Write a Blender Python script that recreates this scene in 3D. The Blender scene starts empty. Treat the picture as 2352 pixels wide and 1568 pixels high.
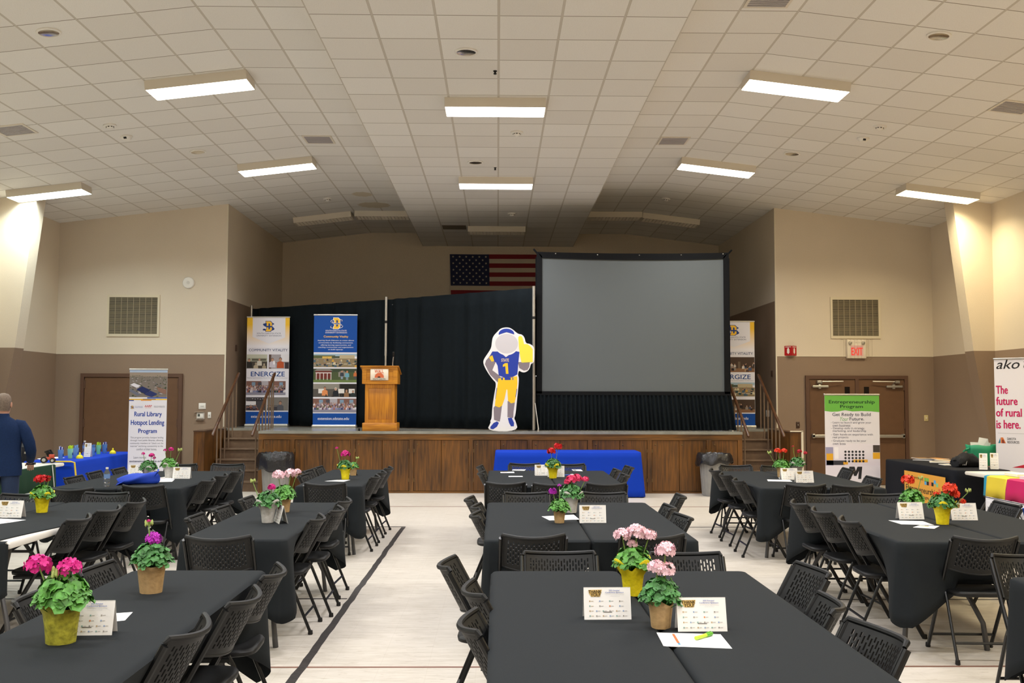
import bpy, math, random
from mathutils import Vector, Matrix
PI = math.pi
S = bpy.context.scene
COL = S.collection
# ---------------------------------------------------------------- camera
CAM_Z, FOC = 1.70, 2250.0
def cam_axes(yaw=0.84, pitch=3.25, roll=0.15):
    a, p, r = (math.radians(v) for v in (yaw, pitch, roll))
    f = Vector((math.sin(a)*math.cos(p), math.cos(a)*math.cos(p), math.sin(p)))
    R = f.cross(Vector((0, 0, 1))).normalized(); U = R.cross(f)
    return f, R*math.cos(r)+U*math.sin(r), U*math.cos(r)-R*math.sin(r)
CF, CR, CU = cam_axes()
cd = bpy.data.cameras.new('camera'); cam = bpy.data.objects.new('camera', cd); COL.objects.link(cam)
cd.sensor_width = 36.0; cd.lens = 36.0*FOC/2352; cd.clip_end = 100
M = Matrix((CR, CU, -CF)).transposed().to_4x4(); M.translation = (0, 0, CAM_Z)
cam.matrix_world = M
S.camera = cam
# ---------------------------------------------------------------- world, exposure
W = bpy.data.worlds.new('world'); S.world = W; W.use_nodes = True
W.node_tree.nodes['Background'].inputs[0].default_value = (0.6, 0.65, 0.7, 1)
W.node_tree.nodes['Background'].inputs[1].default_value = 0.02
S.view_settings.view_transform = 'Standard'; S.view_settings.look = 'None'
S.view_settings.gamma = 1.0; S.view_settings.use_curve_mapping = False
S.view_settings.exposure = 0.40
LAMP = 4.0           # radiance of a lit fluorescent diffuser seen from the side
TUBE = 62.0          # watts of light thrown down through the prismatic lens of one box
S.cycles.use_denoising = True
S.cycles.max_bounces = 8; S.cycles.diffuse_bounces = 5
try: S.cycles.sample_clamp_indirect = 6.0
except Exception: pass
# ---------------------------------------------------------------- pixel rays onto real planes
def ray(u, v): return CF + CR*((u-1176)/FOC) - CU*((v-784)/FOC)
def atz(u, v, z):
    d = ray(u, v); t = (z-CAM_Z)/d.z; return Vector((d.x*t, d.y*t, z))
def aty(u, v, y):
    d = ray(u, v); t = y/d.y; return Vector((d.x*t, y, d.z*t+CAM_Z))
# ---------------------------------------------------------------- materials
def lin(c):
    if isinstance(c, str): c = tuple(int(c[i:i+2], 16) for i in (0, 2, 4))
    f = lambda x: (x/12.92 if x <= .04045 else ((x+.055)/1.055)**2.4)
    return tuple(f(x/255.0) for x in c)+(1,)
MATS = {}
class NT:
    def __init__(s, name):
        s.m = bpy.data.materials.new(name); s.m.use_nodes = True; s.t = s.m.node_tree
        s.b = s.t.nodes['Principled BSDF']
    def n(s, typ, **kw):
        x = s.t.nodes.new('ShaderNode'+typ)
        for k, v in kw.items():
            if k.startswith('i_'):
                key = k[2:]; key = int(key) if key.isdigit() else key.replace('_', ' ')
                if isinstance(v, bpy.types.NodeSocket): s.t.links.new(v, x.inputs[key])
                else: x.inputs[key].default_value = v
            else: setattr(x, k, v)
        return x
    def l(s, a, b): s.t.links.new(a, b)
    def math(s, op, a, b=0.0, c=None):
        x = s.n('Math', operation=op)
        for i, v in enumerate((a, b, c)):
            if v is None: continue
            if isinstance(v, bpy.types.NodeSocket): s.l(v, x.inputs[i])
            else: x.inputs[i].default_value = v
        return x.outputs[0]
    def mix(s, f, a, b, mode='MIX'):
        x = s.n('Mix', data_type='RGBA', blend_type=mode)
        for i, v in ((0, f), (6, a), (7, b)):
            if isinstance(v, bpy.types.NodeSocket): s.l(v, x.inputs[i])
            else: x.inputs[i].default_value = v
        return x.outputs[2]
    def ramp(s, f, stops, interp='LINEAR'):
        x = s.n('ValToRGB'); r = x.color_ramp; r.interpolation = interp
        while len(r.elements) < len(stops): r.elements.new(0.5)
        for e, (p, c) in zip(r.elements, stops): e.position = p; e.color = c
        s.l(f, x.inputs[0]); return x.outputs[0]
def mat(name, col, rough=.6, metal=0.0, noise=0.0, nscale=60, bump=0.0, spec=.5, trans=0.0, alpha=1.0, emit=0.0, sheen=0.0, ior=1.45, stretch=(1, 1, 1)):
    if name in MATS: return MATS[name]
    q = NT(name); b = q.b; c = lin(col)
    b.inputs['Base Color'].default_value = c; b.inputs['Roughness'].default_value = rough
    b.inputs['Metallic'].default_value = metal; b.inputs['Specular IOR Level'].default_value = spec
    b.inputs['Transmission Weight'].default_value = trans; b.inputs['Alpha'].default_value = alpha; b.inputs['IOR'].default_value = ior
    if sheen: b.inputs['Sheen Weight'].default_value = sheen
    if emit: b.inputs['Emission Color'].default_value = c; b.inputs['Emission Strength'].default_value = emit
    if noise or bump:
        tc = q.n('TexCoord'); mp = q.n('Mapping', i_Vector=tc.outputs['Object'], i_Scale=stretch)
        nz = q.n('TexNoise', i_Vector=mp.outputs[0], i_Scale=nscale, i_Detail=3.0)
        if noise:
            lo = tuple(max(0, x*(1-noise)) for x in c[:3])+(1,); hi = tuple(min(1, x*(1+noise)) for x in c[:3])+(1,)
            q.l(q.ramp(nz.outputs[0], [(.3, lo), (.7, hi)]), b.inputs['Base Color'])
        if bump: q.l(q.n('Bump', i_Strength=bump, i_Distance=.01, i_Height=nz.outputs[0]).outputs[0], b.inputs['Normal'])
    MATS[name] = q.m; return q.m
def flat(col): # printed ink
    return mat('ink_'+(col if isinstance(col, str) else '%02x%02x%02x' % col), col, .55, spec=.3)
def emat(name, col, st, base=(.8, .8, .8)):
    if name in MATS: return MATS[name]
    q = NT(name); q.b.inputs['Base Color'].default_value = base+(1,)
    q.b.inputs['Emission Color'].default_value = col+(1,); q.b.inputs['Emission Strength'].default_value = st
    MATS[name] = q.m; return q.m
def wood(name, dark, light, rough=.45, scale=1.0, axis='Z'):
    if name in MATS: return MATS[name]
    q = NT(name); tc = q.n('TexCoord')
    sc = {'Z': (9, 9, .7), 'X': (.7, 9, 9), 'Y': (9, .7, 9)}[axis]
    mp = q.n('Mapping', i_Vector=tc.outputs['Object'], i_Scale=tuple(v*scale for v in sc))
    a = q.n('TexNoise', i_Vector=mp.outputs[0], i_Scale=3.0, i_Detail=5.0, i_Distortion=.6)
    m2 = q.n('Mapping', i_Vector=tc.outputs['Object'], i_Scale=tuple(v*scale*.25 for v in (3, 3, 2)))
    c = q.n('TexNoise', i_Vector=m2.outputs[0], i_Scale=2.0, i_Detail=2.0)
    f = q.math('ADD', q.math('MULTIPLY', a.outputs[0], .6), q.math('MULTIPLY', c.outputs[0], .4))
    q.l(q.ramp(f, [(.36, lin(dark)), (.64, lin(light))]), q.b.inputs['Base Color'])
    q.b.inputs['Roughness'].default_value = rough
    q.l(q.n('Bump', i_Strength=.06, i_Distance=.005, i_Height=a.outputs[0]).outputs[0], q.b.inputs['Normal'])
    MATS[name] = q.m; return q.m
# ---------------------------------------------------------------- mesh builder
class G:
    def __init__(s): s.v = []; s.f = []; s.m = []; s.uv = {}
    def add(s, vs, fs, mi=0):
        b = len(s.v); s.v += [tuple(p) for p in vs]
        for f in fs: s.f.append(tuple(b+i for i in f)); s.m.append(mi)
        return s
    def box(s, x0, y0, z0, x1, y1, z1, mi=0):
        return s.add([(x0, y0, z0), (x1, y0, z0), (x1, y1, z0), (x0, y1, z0), (x0, y0, z1), (x1, y0, z1), (x1, y1, z1), (x0, y1, z1)],
                     [(3, 2, 1, 0), (4, 5, 6, 7), (0, 1, 5, 4), (1, 2, 6, 5), (2, 3, 7, 6), (3, 0, 4, 7)], mi)
    def frame(s, x0, z0, x1, z1, w, y0, y1, wb=None, bottom=True):   # picture-frame bars in the x,z plane, butt jointed
        wb = w if wb is None else wb
        s.box(x0, y0, z0, x0+w, y1, z1).box(x1-w, y0, z0, x1, y1, z1).box(x0+w, y0, z1-wb, x1-w, y1, z1)
        if bottom: s.box(x0+w, y0, z0, x1-w, y1, z0+wb)
        return s
    def rbox(s, x0, y0, z0, x1, y1, z1, r=.01, mi=0):   # box with chamfered edges
        if x0 > x1: x0, x1 = x1, x0
        if y0 > y1: y0, y1 = y1, y0
        r = min(r, (x1-x0)*.45, (y1-y0)*.45, (z1-z0)*.45)
        def ring(i, z): return [(x0+i+r, y0+i, z), (x1-i-r, y0+i, z), (x1-i, y0+i+r, z), (x1-i, y1-i-r, z), (x1-i-r, y1-i, z), (x0+i+r, y1-i, z), (x0+i, y1-i-r, z), (x0+i, y0+i+r, z)]
        rs = [ring(r*.7, z0), ring(0, z0+r), ring(0, z1-r), ring(r*.7, z1)]
        return s.loft(rs, True, True, mi)
    def loft(s, rings, cap0=True, cap1=True, mi=0, closed=True):
        n = len(rings[0]); b = len(s.v)
        for r in rings: s.v += [tuple(p) for p in r]
        for k in range(len(rings)-1):
            for i in range(n if closed else n-1):
                j = (i+1) % n
                s.f.append((b+k*n+i, b+k*n+j, b+(k+1)*n+j, b+(k+1)*n+i)); s.m.append(mi)
        if cap0: s.f.append(tuple(b+i for i in reversed(range(n)))); s.m.append(mi)
        if cap1: s.f.append(tuple(b+(len(rings)-1)*n+i for i in range(n))); s.m.append(mi)
        return s
    def tube(s, pts, r, n=8, mi=0, caps=True, flatten=1.0):
        pts = [Vector(p) for p in pts]; rs = r if isinstance(r, (list, tuple)) else [r]*len(pts)
        rings = []; prev = None
        for i, p in enumerate(pts):
            d = (pts[min(i+1, len(pts)-1)]-pts[max(i-1, 0)]).normalized()
            if prev is None: u = d.cross(Vector((0, 0, 1)) if abs(d.z) < .95 else Vector((0, 1, 0))).normalized()
            else: u = (prev-d*prev.dot(d)).normalized()
            w = d.cross(u); prev = u
            rings.append([p+(u*math.cos(2*PI*k/n)+w*math.sin(2*PI*k/n)*flatten)*rs[i] for k in range(n)])
        return s.loft(rings, caps, caps, mi)
    def lathe(s, prof, n=20, c=(0, 0, 0), mi=0, cap0=True, cap1=True):
        return s.loft([[(c[0]+r*math.cos(2*PI*k/n), c[1]+r*math.sin(2*PI*k/n), c[2]+z) for k in range(n)] for r, z in prof], cap0, cap1, mi)
    def poly(s, pts, y0, y1, mi=0):   # polygon in x,z extruded along y
        n = len(pts); b = len(s.v)
        s.v += [(x, y0, z) for x, z in pts]+[(x, y1, z) for x, z in pts]
        s.f.append(tuple(b+i for i in range(n))); s.m.append(mi)
        s.f.append(tuple(b+n+i for i in reversed(range(n)))); s.m.append(mi)
        for i in range(n):
            j = (i+1) % n; s.f.append((b+j, b+i, b+n+i, b+n+j)); s.m.append(mi)
        return s
    def build(s, name, mats, parent=None, smooth=35, uvs=None):
        me = bpy.data.meshes.new(name); me.from_pydata(s.v, [], s.f); 
        for m in (mats if isinstance(mats, (list, tuple)) else [mats]): me.materials.append(m)
        if max(s.m, default=0) > 0: me.polygons.foreach_set('material_index', s.m)
        if uvs:
            ul = me.uv_layers.new(name='UVMap')
            for lp in me.loops: ul.data[lp.index].uv = uvs(s.v[lp.vertex_index])
        if smooth:
            me.polygons.foreach_set('use_smooth', [True]*len(me.polygons)); me.set_sharp_from_angle(angle=math.radians(smooth))
        me.update()
        o = bpy.data.objects.new(name, me); COL.objects.link(o)
        if parent: o.parent = parent
        return o
def thing(name, label, cat, loc=(0, 0, 0), rz=0.0, group=None):
    o = bpy.data.objects.new(name, None); COL.objects.link(o); o.empty_display_size = .1
    o.location = loc; o.rotation_euler = (0, 0, rz); return tag(o, label, cat, group)
def tag(o, label, cat, group=None):
    o['label'] = label; o['category'] = cat
    if group: o['group'] = group
    return o
def struct(o): o['kind'] = 'structure'; return o
def dup(o, loc, rz, label, group=None):
    r = o.copy(); COL.objects.link(r); r.location = loc; r.rotation_euler = (0, 0, rz); r['label'] = label
    if group: r['group'] = group
    def kids(a, b):
        for c in list(a.children):
            d = c.copy(); COL.objects.link(d); d.parent = b; kids(c, d)
    kids(o, r); return r
# ---------------------------------------------------------------- lettering
TXT = {}
def glyphs(body, bold=0.0, shear=0.0):
    k = (body, bold, shear)
    if k not in TXT:
        cu = bpy.data.curves.new('lettering', 'FONT'); cu.body = body; cu.size = 1; cu.offset = bold; cu.shear = shear
        cu.resolution_u = 3
        ob = bpy.data.objects.new('lettering', cu); COL.objects.link(ob)
        me = bpy.data.meshes.new_from_object(ob)
        TXT[k] = ([tuple(v.co) for v in me.vertices], [tuple(p.vertices) for p in me.polygons])
        bpy.data.objects.remove(ob); bpy.data.meshes.remove(me); bpy.data.curves.remove(cu)
    return TXT[k]
def smooth_poly(pts, n=2):
    for _ in range(n):
        o = []
        for p, q in zip(pts, pts[1:]+pts[:1]): o += [(p[0]*.75+q[0]*.25, p[1]*.75+q[1]*.25), (p[0]*.25+q[0]*.75, p[1]*.25+q[1]*.75)]
        pts = o
    return pts
class Print:
    """Flat printed artwork on a vertical sheet: local x to the right, z up, the face towards -y. Pixel boxes of a crop map to metres."""
    def __init__(s, root, px, size, y=0.0, z0=0.0):
        s.r = root; s.x0, s.y0, s.x1, s.y1 = px; s.w, s.h = size; s.y = y; s.z0 = z0; s.k = 1; s.ink = {}; s.let = {}
    def X(s, u): return ((u-s.x0)/(s.x1-s.x0)-.5)*s.w
    def Zz(s, v): return s.z0+s.h*(s.y1-v)/(s.y1-s.y0)
    def rect(s, a, b, c, d, col, layer=1):
        return s.polyg([(a, d), (c, d), (c, b), (a, b)], col, layer)
    def polyg(s, pts, col, layer=1):
        g = s.ink.setdefault(col, G()); y = s.y-layer*.0006
        g.add([(s.X(u), y, s.Zz(v)) for u, v in pts], [tuple(range(len(pts)))]); return s
    def text(s, body, a, b, c, d, col, bold=0.0, shear=0.0, layer=3):
        vs, fs = glyphs(body, 0.0, shear)
        if not vs: return s
        xs = [v[0] for v in vs]; ys = [v[1] for v in vs]
        bx, by, ex, ey = min(xs), min(ys), max(xs), max(ys)
        X0, X1, Z0, Z1 = s.X(a), s.X(c), s.Zz(d), s.Zz(b); y = s.y-layer*.0006
        g = s.let.setdefault(col, G())
        kx = (X1-X0)/(ex-bx); kz = (Z1-Z0)/max(ey-by, 1e-6); b = min(bold, .06)*.5   # heavier weights: overprinted, slightly shifted
        sh = [(0, 0)] if b <= 0 else [(-b, 0), (b, 0), (0, b*.6), (0, -b*.6)]
        for i, (dx, dz) in enumerate(sh):
            g.add([(X0+(v[0]-bx+dx)*kx, y-i*.00008, Z0+(v[1]-by+dz)*kz) for v in vs], fs)
        return s
    def snap(s, a, b, c, d, kind, seed=0, layer=2):
        """A printed snapshot made of flat shapes: a backdrop and the people or roofs in it."""
        r = random.Random(seed); g = G(); cols = []
        W_, H_ = c-a, d-b; lay = [0]
        def mi(col):
            if col not in cols: cols.append(col)
            return cols.index(col)
        def pl(pts, col):
            lay[0] += 1; y = s.y-layer*.0006-lay[0]*.00002
            pts = [(min(max(u, 0), 1), min(max(v, 0), 1)) for u, v in pts]
            g.add([(s.X(a+u*W_), y, s.Zz(b+v*H_)) for u, v in pts], [tuple(range(len(pts)))], mi(col))
        def rc(u0, v0, u1, v1, col): pl([(u0, v1), (u1, v1), (u1, v0), (u0, v0)], col)
        asp = W_/H_
        def man(u, v, h, shirt, skin='b98d74', hair='3b2f2a', legs=None):
            w = h/asp
            if legs: rc(u-.13*w, v-.02*h, u+.13*w, v+.42*h, legs)
            pl([(u-.24*w, v+.1*h), (u+.24*w, v+.1*h), (u+.22*w, v-.28*h), (u+.08*w, v-.36*h), (u-.08*w, v-.36*h), (u-.22*w, v-.28*h)], shirt)
            e = lambda cu, cv, ru, rv: [(cu+ru*math.cos(k*PI/5), cv+rv*math.sin(k*PI/5)) for k in range(9, -1, -1)]
            pl(e(u, v-.49*h, .105*w, .13*h), hair); pl(e(u, v-.46*h, .095*w, .115*h), skin)
        SH = ['4a4f78', '8d88a8', '3a3d5c', 'b9adb8', '6a4a5a', '707a9c', '2c2e3c', 'a86a5a', 'd8d2d6', '54604a']
        if kind == 'group':
            rc(0, 0, 1, .62, '7d5a50'); rc(.38, 0, .56, .6, 'b0aab0'); rc(0, .8, 1, 1, 'a9a6b6')
            for u in (.14, .3, .62, .84): rc(u, .08, u+.09, .45, '7d97ad' if u != .3 else '4d4a52')
            for row in range(4):
                n = 26
                for k in range(n): man((k+.5+.5*(row % 2))/n*.94+.02+r.uniform(-.008, .008), .5+row*.1, .34, r.choice(SH), r.choice(['b98d74', 'c9a08a', '9a7058']), r.choice(['3b2f2a', '6b5844', '9a9088', '2a2426']))
            rc(0, .88, 1, 1, '8a8798')
        elif kind == 'speaker':
            rc(0, 0, 1, 1, 'a39ca0'); rc(.6, 0, 1, .5, 'e2dfe4'); rc(0, 0, .12, 1, '5d4a42'); rc(0, .55, 1, .6, '7c6a62')
            man(.18, .82, .95, 'c8c0cc', hair='6a5040'); man(.58, .85, 1.05, 'b5532d'); rc(.22, .45, .3, .7, 'e8e6ea'); rc(.8, .55, 1, 1, '3c3438')
        elif kind == 'room':
            rc(0, 0, 1, 1, 'a6a894'); rc(0, .0, 1, .25, 'bfc0ae'); rc(.25, .3, .95, .45, '5f5c4e'); rc(0, .5, 1, 1, '4a443c')
            man(.62, .72, .75, 'cfcabc', hair='8a8278'); man(.12, .85, .9, '2c2a28', hair='241e1c'); man(.45, 1.0, .7, 'b5a890', 'a89880', 'a89880'); man(.85, 1.0, .6, 'a3977f', 'b3a48c', 'b3a48c')
        elif kind == 'hall':
            rc(0, 0, 1, 1, '4b474a'); rc(.0, .28, .5, .6, 'e0dde0'); pl([(.0, .3), (.6, .05), (1, .0), (1, .3)], '353236')
            for k in range(5): rc(.3+k*.13, .1+.03*(k % 2), .36+k*.13, .13+.03*(k % 2), 'e6e4ea')
            for k in range(22): man(r.uniform(0, 1), r.uniform(.75, 1), .36, r.choice(['2b2c38', '3c3038', '4a3a40', '5a6078', '8a4a38']))
        elif kind == 'portrait':
            rc(0, 0, 1, 1, '77726d'); rc(0, .6, .5, .66, '55504e'); man(.62, .95, 1.1, '54555c', 'a07a66'); rc(.3, .7, .48, 1, '3c3a40'); man(.1, 1.0, .7, '3a3438')
        elif kind == 'picnic':
            rc(0, 0, 1, .2, '9db4c4'); rc(0, .12, .5, .35, '59603f'); rc(.2, .2, .42, .38, 'd0ad58'); rc(.6, .1, .95, .38, 'b8a888'); rc(0, .36, 1, 1, '8a7a5c'); rc(.45, .18, .6, .34, '4a5240')
            for k in range(34): man(r.uniform(.02, .98), r.uniform(.5, .98), r.uniform(.28, .42), r.choice(['3a3c40', 'c8bc98', 'd9d4c6', '4a6070', '8a8478', 'c89a40', '2f4a4a']))
            for k in range(7): rc(.3+.1*k, .7+.05*(k % 3), .38+.1*k, .73+.05*(k % 3), 'ded8c4')
        elif kind == 'farm':
            rc(0, 0, 1, 1, '4a5636'); rc(0, 0, 1, .25, '3b4634'); rc(.05, .14, .42, .75, '6b2f28'); pl([(.02, .16), (.45, .16), (.38, .04), (.08, .04)], '8a8580')
            for k in range(5): rc(.06+k*.085, .3, .075+k*.085, .85, 'dcd8d2')
            rc(.05, .28, .42, .34, 'dcd8d2'); pl([(.56, .3), (.78, .3), (.67, .1)], '7c776e'); rc(.58, .3, .76, .6, '8f8a80'); rc(0, .82, 1, 1, '687a46')
            man(.66, .5, .62, '3b4048', legs='8a98a8'); man(.78, .55, .66, '6aa0b0', 'c98a66', 'a87040', '7a8a90'); man(.97, .5, .6, 'c06a3a', legs='4a4a50')
        elif kind == 'panel':
            rc(0, 0, 1, 1, '55504b'); rc(.0, .0, .6, .4, '8b867c'); rc(.62, 0, 1, 1, '26231f')
            for u in (.12, .58, .82): rc(u, .38, u+.14, .72, 'ddd8d2')
            man(.27, .8, .95, 'd98a55', 'b98268'); man(.52, .85, .95, '23252c', 'c09a84', 'c8c4be'); man(.77, .92, .8, '8d6a4c', 'b08a70', '8a6038'); man(.92, .95, .75, '2b3536')
            for u in (.3, .45, .66): man(u, 1.1, .5, '2c2a2a', '4a3a32')
        elif kind == 'meeting':
            rc(0, 0, 1, 1, '4a382c'); rc(.15, .2, .4, .5, 'd8d4cc'); rc(.6, .3, .66, .9, '6a5a4a'); rc(0, .75, 1, 1, '8a6448')
            for k in range(26): man(r.uniform(0, 1), r.uniform(.55, 1), r.uniform(.3, .5), r.choice(['2a2022', '5a4034', 'a88a68', '42506a', '8a8078', 'c8c0b8']))
        elif kind == 'aerial':
            rc(0, 0, 1, .1, 'a9bcd6'); rc(0, .09, 1, .25, '97897c'); rc(0, .24, 1, 1, '7d746c')
            e = lambda cu, cv, ru, rv: [(cu+ru*math.cos(k*PI/4), cv+rv*math.sin(k*PI/4)) for k in range(7, -1, -1)]
            for k in range(90):
                v = .2+.8*r.random()**1.3; u = r.random(); q = .01+.03*(v-.15); pl(e(u, v, q, q*.8), r.choice(['3c4832', '4a543c', '34402e', '5a5f48']))
            for k in range(60):
                v = .22+.7*r.random()**1.3; u = r.random(); q = .012+.05*(v-.15); pl([(u, v), (u+q*1.6, v+q*.5), (u+q*1.9, v+q*.2), (u+q*.4, v-q*.3)], r.choice(['c9c6cc', '8a7a78', 'b0aab4', '6a5048', 'e2e0e6', '555a70']))
            pl([(.0, .78), (.22, .95), (.3, .9), (.05, .7)], '6c6f80'); pl([(.18, .72), (.42, .88), (.56, .74), (.34, .6)], '232d5e'); pl([(.4, .9), (.6, 1), (.75, .88), (.56, .76)], '2a356a'); pl([(.02, .55), (.2, .66), (.3, .58), (.12, .48)], 'dcdae2'); pl([(.72, .62), (.98, .72), (.98, .9), (.78, .8)], '8a6a5c')
        g.build('photo_print', [flat(x) for x in cols], s.r, 0); return s
    def photo(s, a, b, c, d, m, name='photo_print', layer=2):
        X0, X1, Z0, Z1 = s.X(a), s.X(c), s.Zz(d), s.Zz(b); y = s.y-layer*.0006
        g = G().add([(X0, y, Z0), (X1, y, Z0), (X1, y, Z1), (X0, y, Z1)], [(0, 1, 2, 3)])
        g.build(name, m, s.r, 0, lambda p: ((p[0]-X0)/(X1-X0), (p[2]-Z0)/(Z1-Z0))); return s
    def done(s, ink='printed_field', let='lettering'):
        for c, g in s.ink.items(): g.build(ink, flat(c) if not isinstance(c, bpy.types.Material) else c, s.r, 0)
        for c, g in s.let.items(): g.build(let, flat(c), s.r, 0)
def photo_mat(name, bg, crowd, thr, seed, cells=30, rough=.5):
    """Printed snapshot: bands of backdrop colour with a lower zone of many small coloured figures."""
    if name in MATS: return MATS[name]
    q = NT(name); uv = q.n('TexCoord').outputs['UV']; sx = q.n('SeparateXYZ', i_0=uv)
    nz = q.n('TexNoise', i_Vector=uv, i_Scale=7.0+seed % 3, i_Detail=3.0)
    vv = q.math('ADD', sx.outputs[1], q.math('MULTIPLY', q.math('SUBTRACT', nz.outputs[0], .5), .35))
    bgc = q.ramp(vv, [(i/len(bg), lin(c)) for i, c in enumerate(bg)], 'CONSTANT')
    mp = q.n('Mapping', i_Vector=uv, i_Scale=(1.6, .8, 1), i_Location=(seed*1.7, seed*.9, 0))
    vo = q.n('TexVoronoi', i_Vector=mp.outputs[0], i_Scale=float(cells), i_Randomness=1.0)
    wn = q.n('SeparateColor', i_0=vo.outputs['Color'])
    cr = q.ramp(wn.outputs[0], [(i/len(crowd), lin(c)) for i, c in enumerate(crowd)], 'CONSTANT')
    bricks = q.n('TexVoronoi', i_Vector=uv, i_Scale=5.0+seed % 4, distance='CHEBYCHEV')
    b2 = q.mix(.25, bgc, q.ramp(q.n('SeparateColor', i_0=bricks.outputs['Color']).outputs[0], [(i/len(bg), lin(c)) for i, c in enumerate(bg[::-1])], 'CONSTANT'))
    m = q.math('LESS_THAN', q.math('ADD', sx.outputs[1], q.math('MULTIPLY', q.math('SUBTRACT', vo.outputs['Distance'], .3), .12)), thr)
    q.l(q.mix(m, b2, cr), q.b.inputs['Base Color']); q.b.inputs['Roughness'].default_value = rough
    MATS[name] = q.m; return q.m
# ================================================================ the room
ZC, ZU, XC, XK, SL = 5.42, 5.745, 1.86, 3.14, 0.12
XW, YF, YS, YB, YR = 8.6, 19.2, 17.48, 24.08, -8.0
XL, XR, ZW, ZST = -5.31, 5.48, 2.52, 1.09
def zceil(x): return ZU - SL*max(0, abs(x)-XK)
def wall_mat(name, col, rough=.75):
    q = NT(name); tc = q.n('TexCoord'); c = lin(col)
    nz = q.n('TexNoise', i_Vector=tc.outputs['Object'], i_Scale=130.0, i_Detail=2.0)
    n2 = q.n('TexNoise', i_Vector=tc.outputs['Object'], i_Scale=.8, i_Detail=2.0)
    f = q.math('ADD', q.math('MULTIPLY', nz.outputs[0], .7), q.math('MULTIPLY', n2.outputs[0], .3))
    q.l(q.ramp(f, [(.35, tuple(v*.9 for v in c[:3])+(1,)), (.65, tuple(min(1, v*1.07) for v in c[:3])+(1,))]), q.b.inputs['Base Color'])
    q.b.inputs['Roughness'].default_value = rough; q.b.inputs['Specular IOR Level'].default_value = .3
    q.l(q.n('Bump', i_Strength=.15, i_Distance=.004, i_Height=nz.outputs[0]).outputs[0], q.b.inputs['Normal'])
    return q.m
M_UP = wall_mat('beige_wall_paint', 'dacdb9'); M_LOW = wall_mat('brown_wainscot_paint', '8f7a67')
WM = [M_UP, M_LOW]
def ceiling_mat():
    q = NT('ceiling_tile'); uv = q.n('TexCoord').outputs['UV']; sx = q.n('SeparateXYZ', i_0=uv)
    fu, fv = q.math('FRACT', sx.outputs[0]), q.math('FRACT', sx.outputs[1])
    cu, cv = q.math('FLOOR', q.math('ADD', sx.outputs[0], 100.0)), q.math('FLOOR', q.math('ADD', sx.outputs[1], 100.0))
    cell = q.n('CombineXYZ', i_0=cu, i_1=cv)
    wn = q.n('TexWhiteNoise', noise_dimensions='2D', i_Vector=cell.outputs[0])
    tile = q.mix(wn.outputs[0], lin('dfdbd4'), lin('e7e4de'))
    nz = q.n('TexNoise', i_Vector=q.n('Mapping', i_Vector=uv, i_Scale=(60, 60, 60)).outputs[0], i_Scale=1.0, i_Detail=4.0)
    tile = q.mix(q.math('MULTIPLY', q.math('LESS_THAN', nz.outputs[0], .42), .1), tile, lin('8f8470'))
    du = q.math('MINIMUM', fu, q.math('SUBTRACT', 1.0, fu)); dv = q.math('MINIMUM', fv, q.math('SUBTRACT', 1.0, fv))
    tee = q.math('LESS_THAN', du, .016); cross = q.math('LESS_THAN', dv, .011)
    lip = q.math('LESS_THAN', du, .021)
    c = q.mix(cross, tile, lin('938a7b')); c = q.mix(lip, c, lin('b8b0a3')); c = q.mix(tee, c, lin('c6bfb3'))
    # old water stain by the stage
    st = q.n('TexNoise', i_Vector=uv, i_Scale=.35, i_Detail=3.0)
    q.l(c, q.b.inputs['Base Color']); q.b.inputs['Roughness'].default_value = .85; q.b.inputs['Specular IOR Level'].default_value = .2
    h = q.math('ADD', q.math('MULTIPLY', nz.outputs[0], .3), q.math('MULTIPLY', q.math('GREATER_THAN', dv, .02), 1.0))
    q.l(q.n('Bump', i_Strength=.25, i_Distance=.01, i_Height=h).outputs[0], q.b.inputs['Normal'])
    return q.m
def floor_mat():
    q = NT('floor_vinyl'); ob = q.n('TexCoord').outputs['Object']; sx = q.n('SeparateXYZ', i_0=ob)
    a = q.n('TexNoise', i_Vector=q.n('Mapping', i_Vector=ob, i_Scale=(1.1, 9, 1)).outputs[0], i_Scale=2.2, i_Detail=5.0)
    b = q.n('TexNoise', i_Vector=q.n('Mapping', i_Vector=ob, i_Scale=(3, 22, 1)).outputs[0], i_Scale=3.0, i_Detail=4.0)
    e = q.n('TexNoise', i_Vector=ob, i_Scale=.5, i_Detail=2.0)
    f = q.math('ADD', q.math('ADD', q.math('MULTIPLY', a.outputs[0], .4), q.math('MULTIPLY', b.outputs[0], .35)), q.math('MULTIPLY', e.outputs[0], .25))
    c = q.ramp(f, [(.33, lin('b2a99c')), (.47, lin('c4bdb2')), (.62, lin('d1cac0'))])
    dk = q.n('TexNoise', i_Vector=q.n('Mapping', i_Vector=ob, i_Scale=(4, 34, 1)).outputs[0], i_Scale=2.0, i_Detail=4.0)
    c = q.mix(q.math('MULTIPLY', q.math('GREATER_THAN', dk.outputs[0], .64), .5), c, lin('8f806d'))
    d = None
    for k, s in ((0, .3048), (1, .3048)):
        fr = q.math('FRACT', q.math('DIVIDE', q.math('ADD', sx.outputs[k], 30.0), s))
        m = q.math('LESS_THAN', fr, .008); d = m if d is None else q.math('MAXIMUM', d, m)
    c = q.mix(q.math('MULTIPLY', d, .2), c, lin('8d8172'))
    q.l(c, q.b.inputs['Base Color']); q.b.inputs['Roughness'].default_value = .38
    q.b.inputs['Specular IOR Level'].default_value = .4
    return q.m
M_CEIL = ceiling_mat()
g = G().box(-XW-.15, YR-.15, -.12, XW+.15, YB+.15, 0)
struct(g.build('floor', floor_mat(), None, 0))
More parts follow.
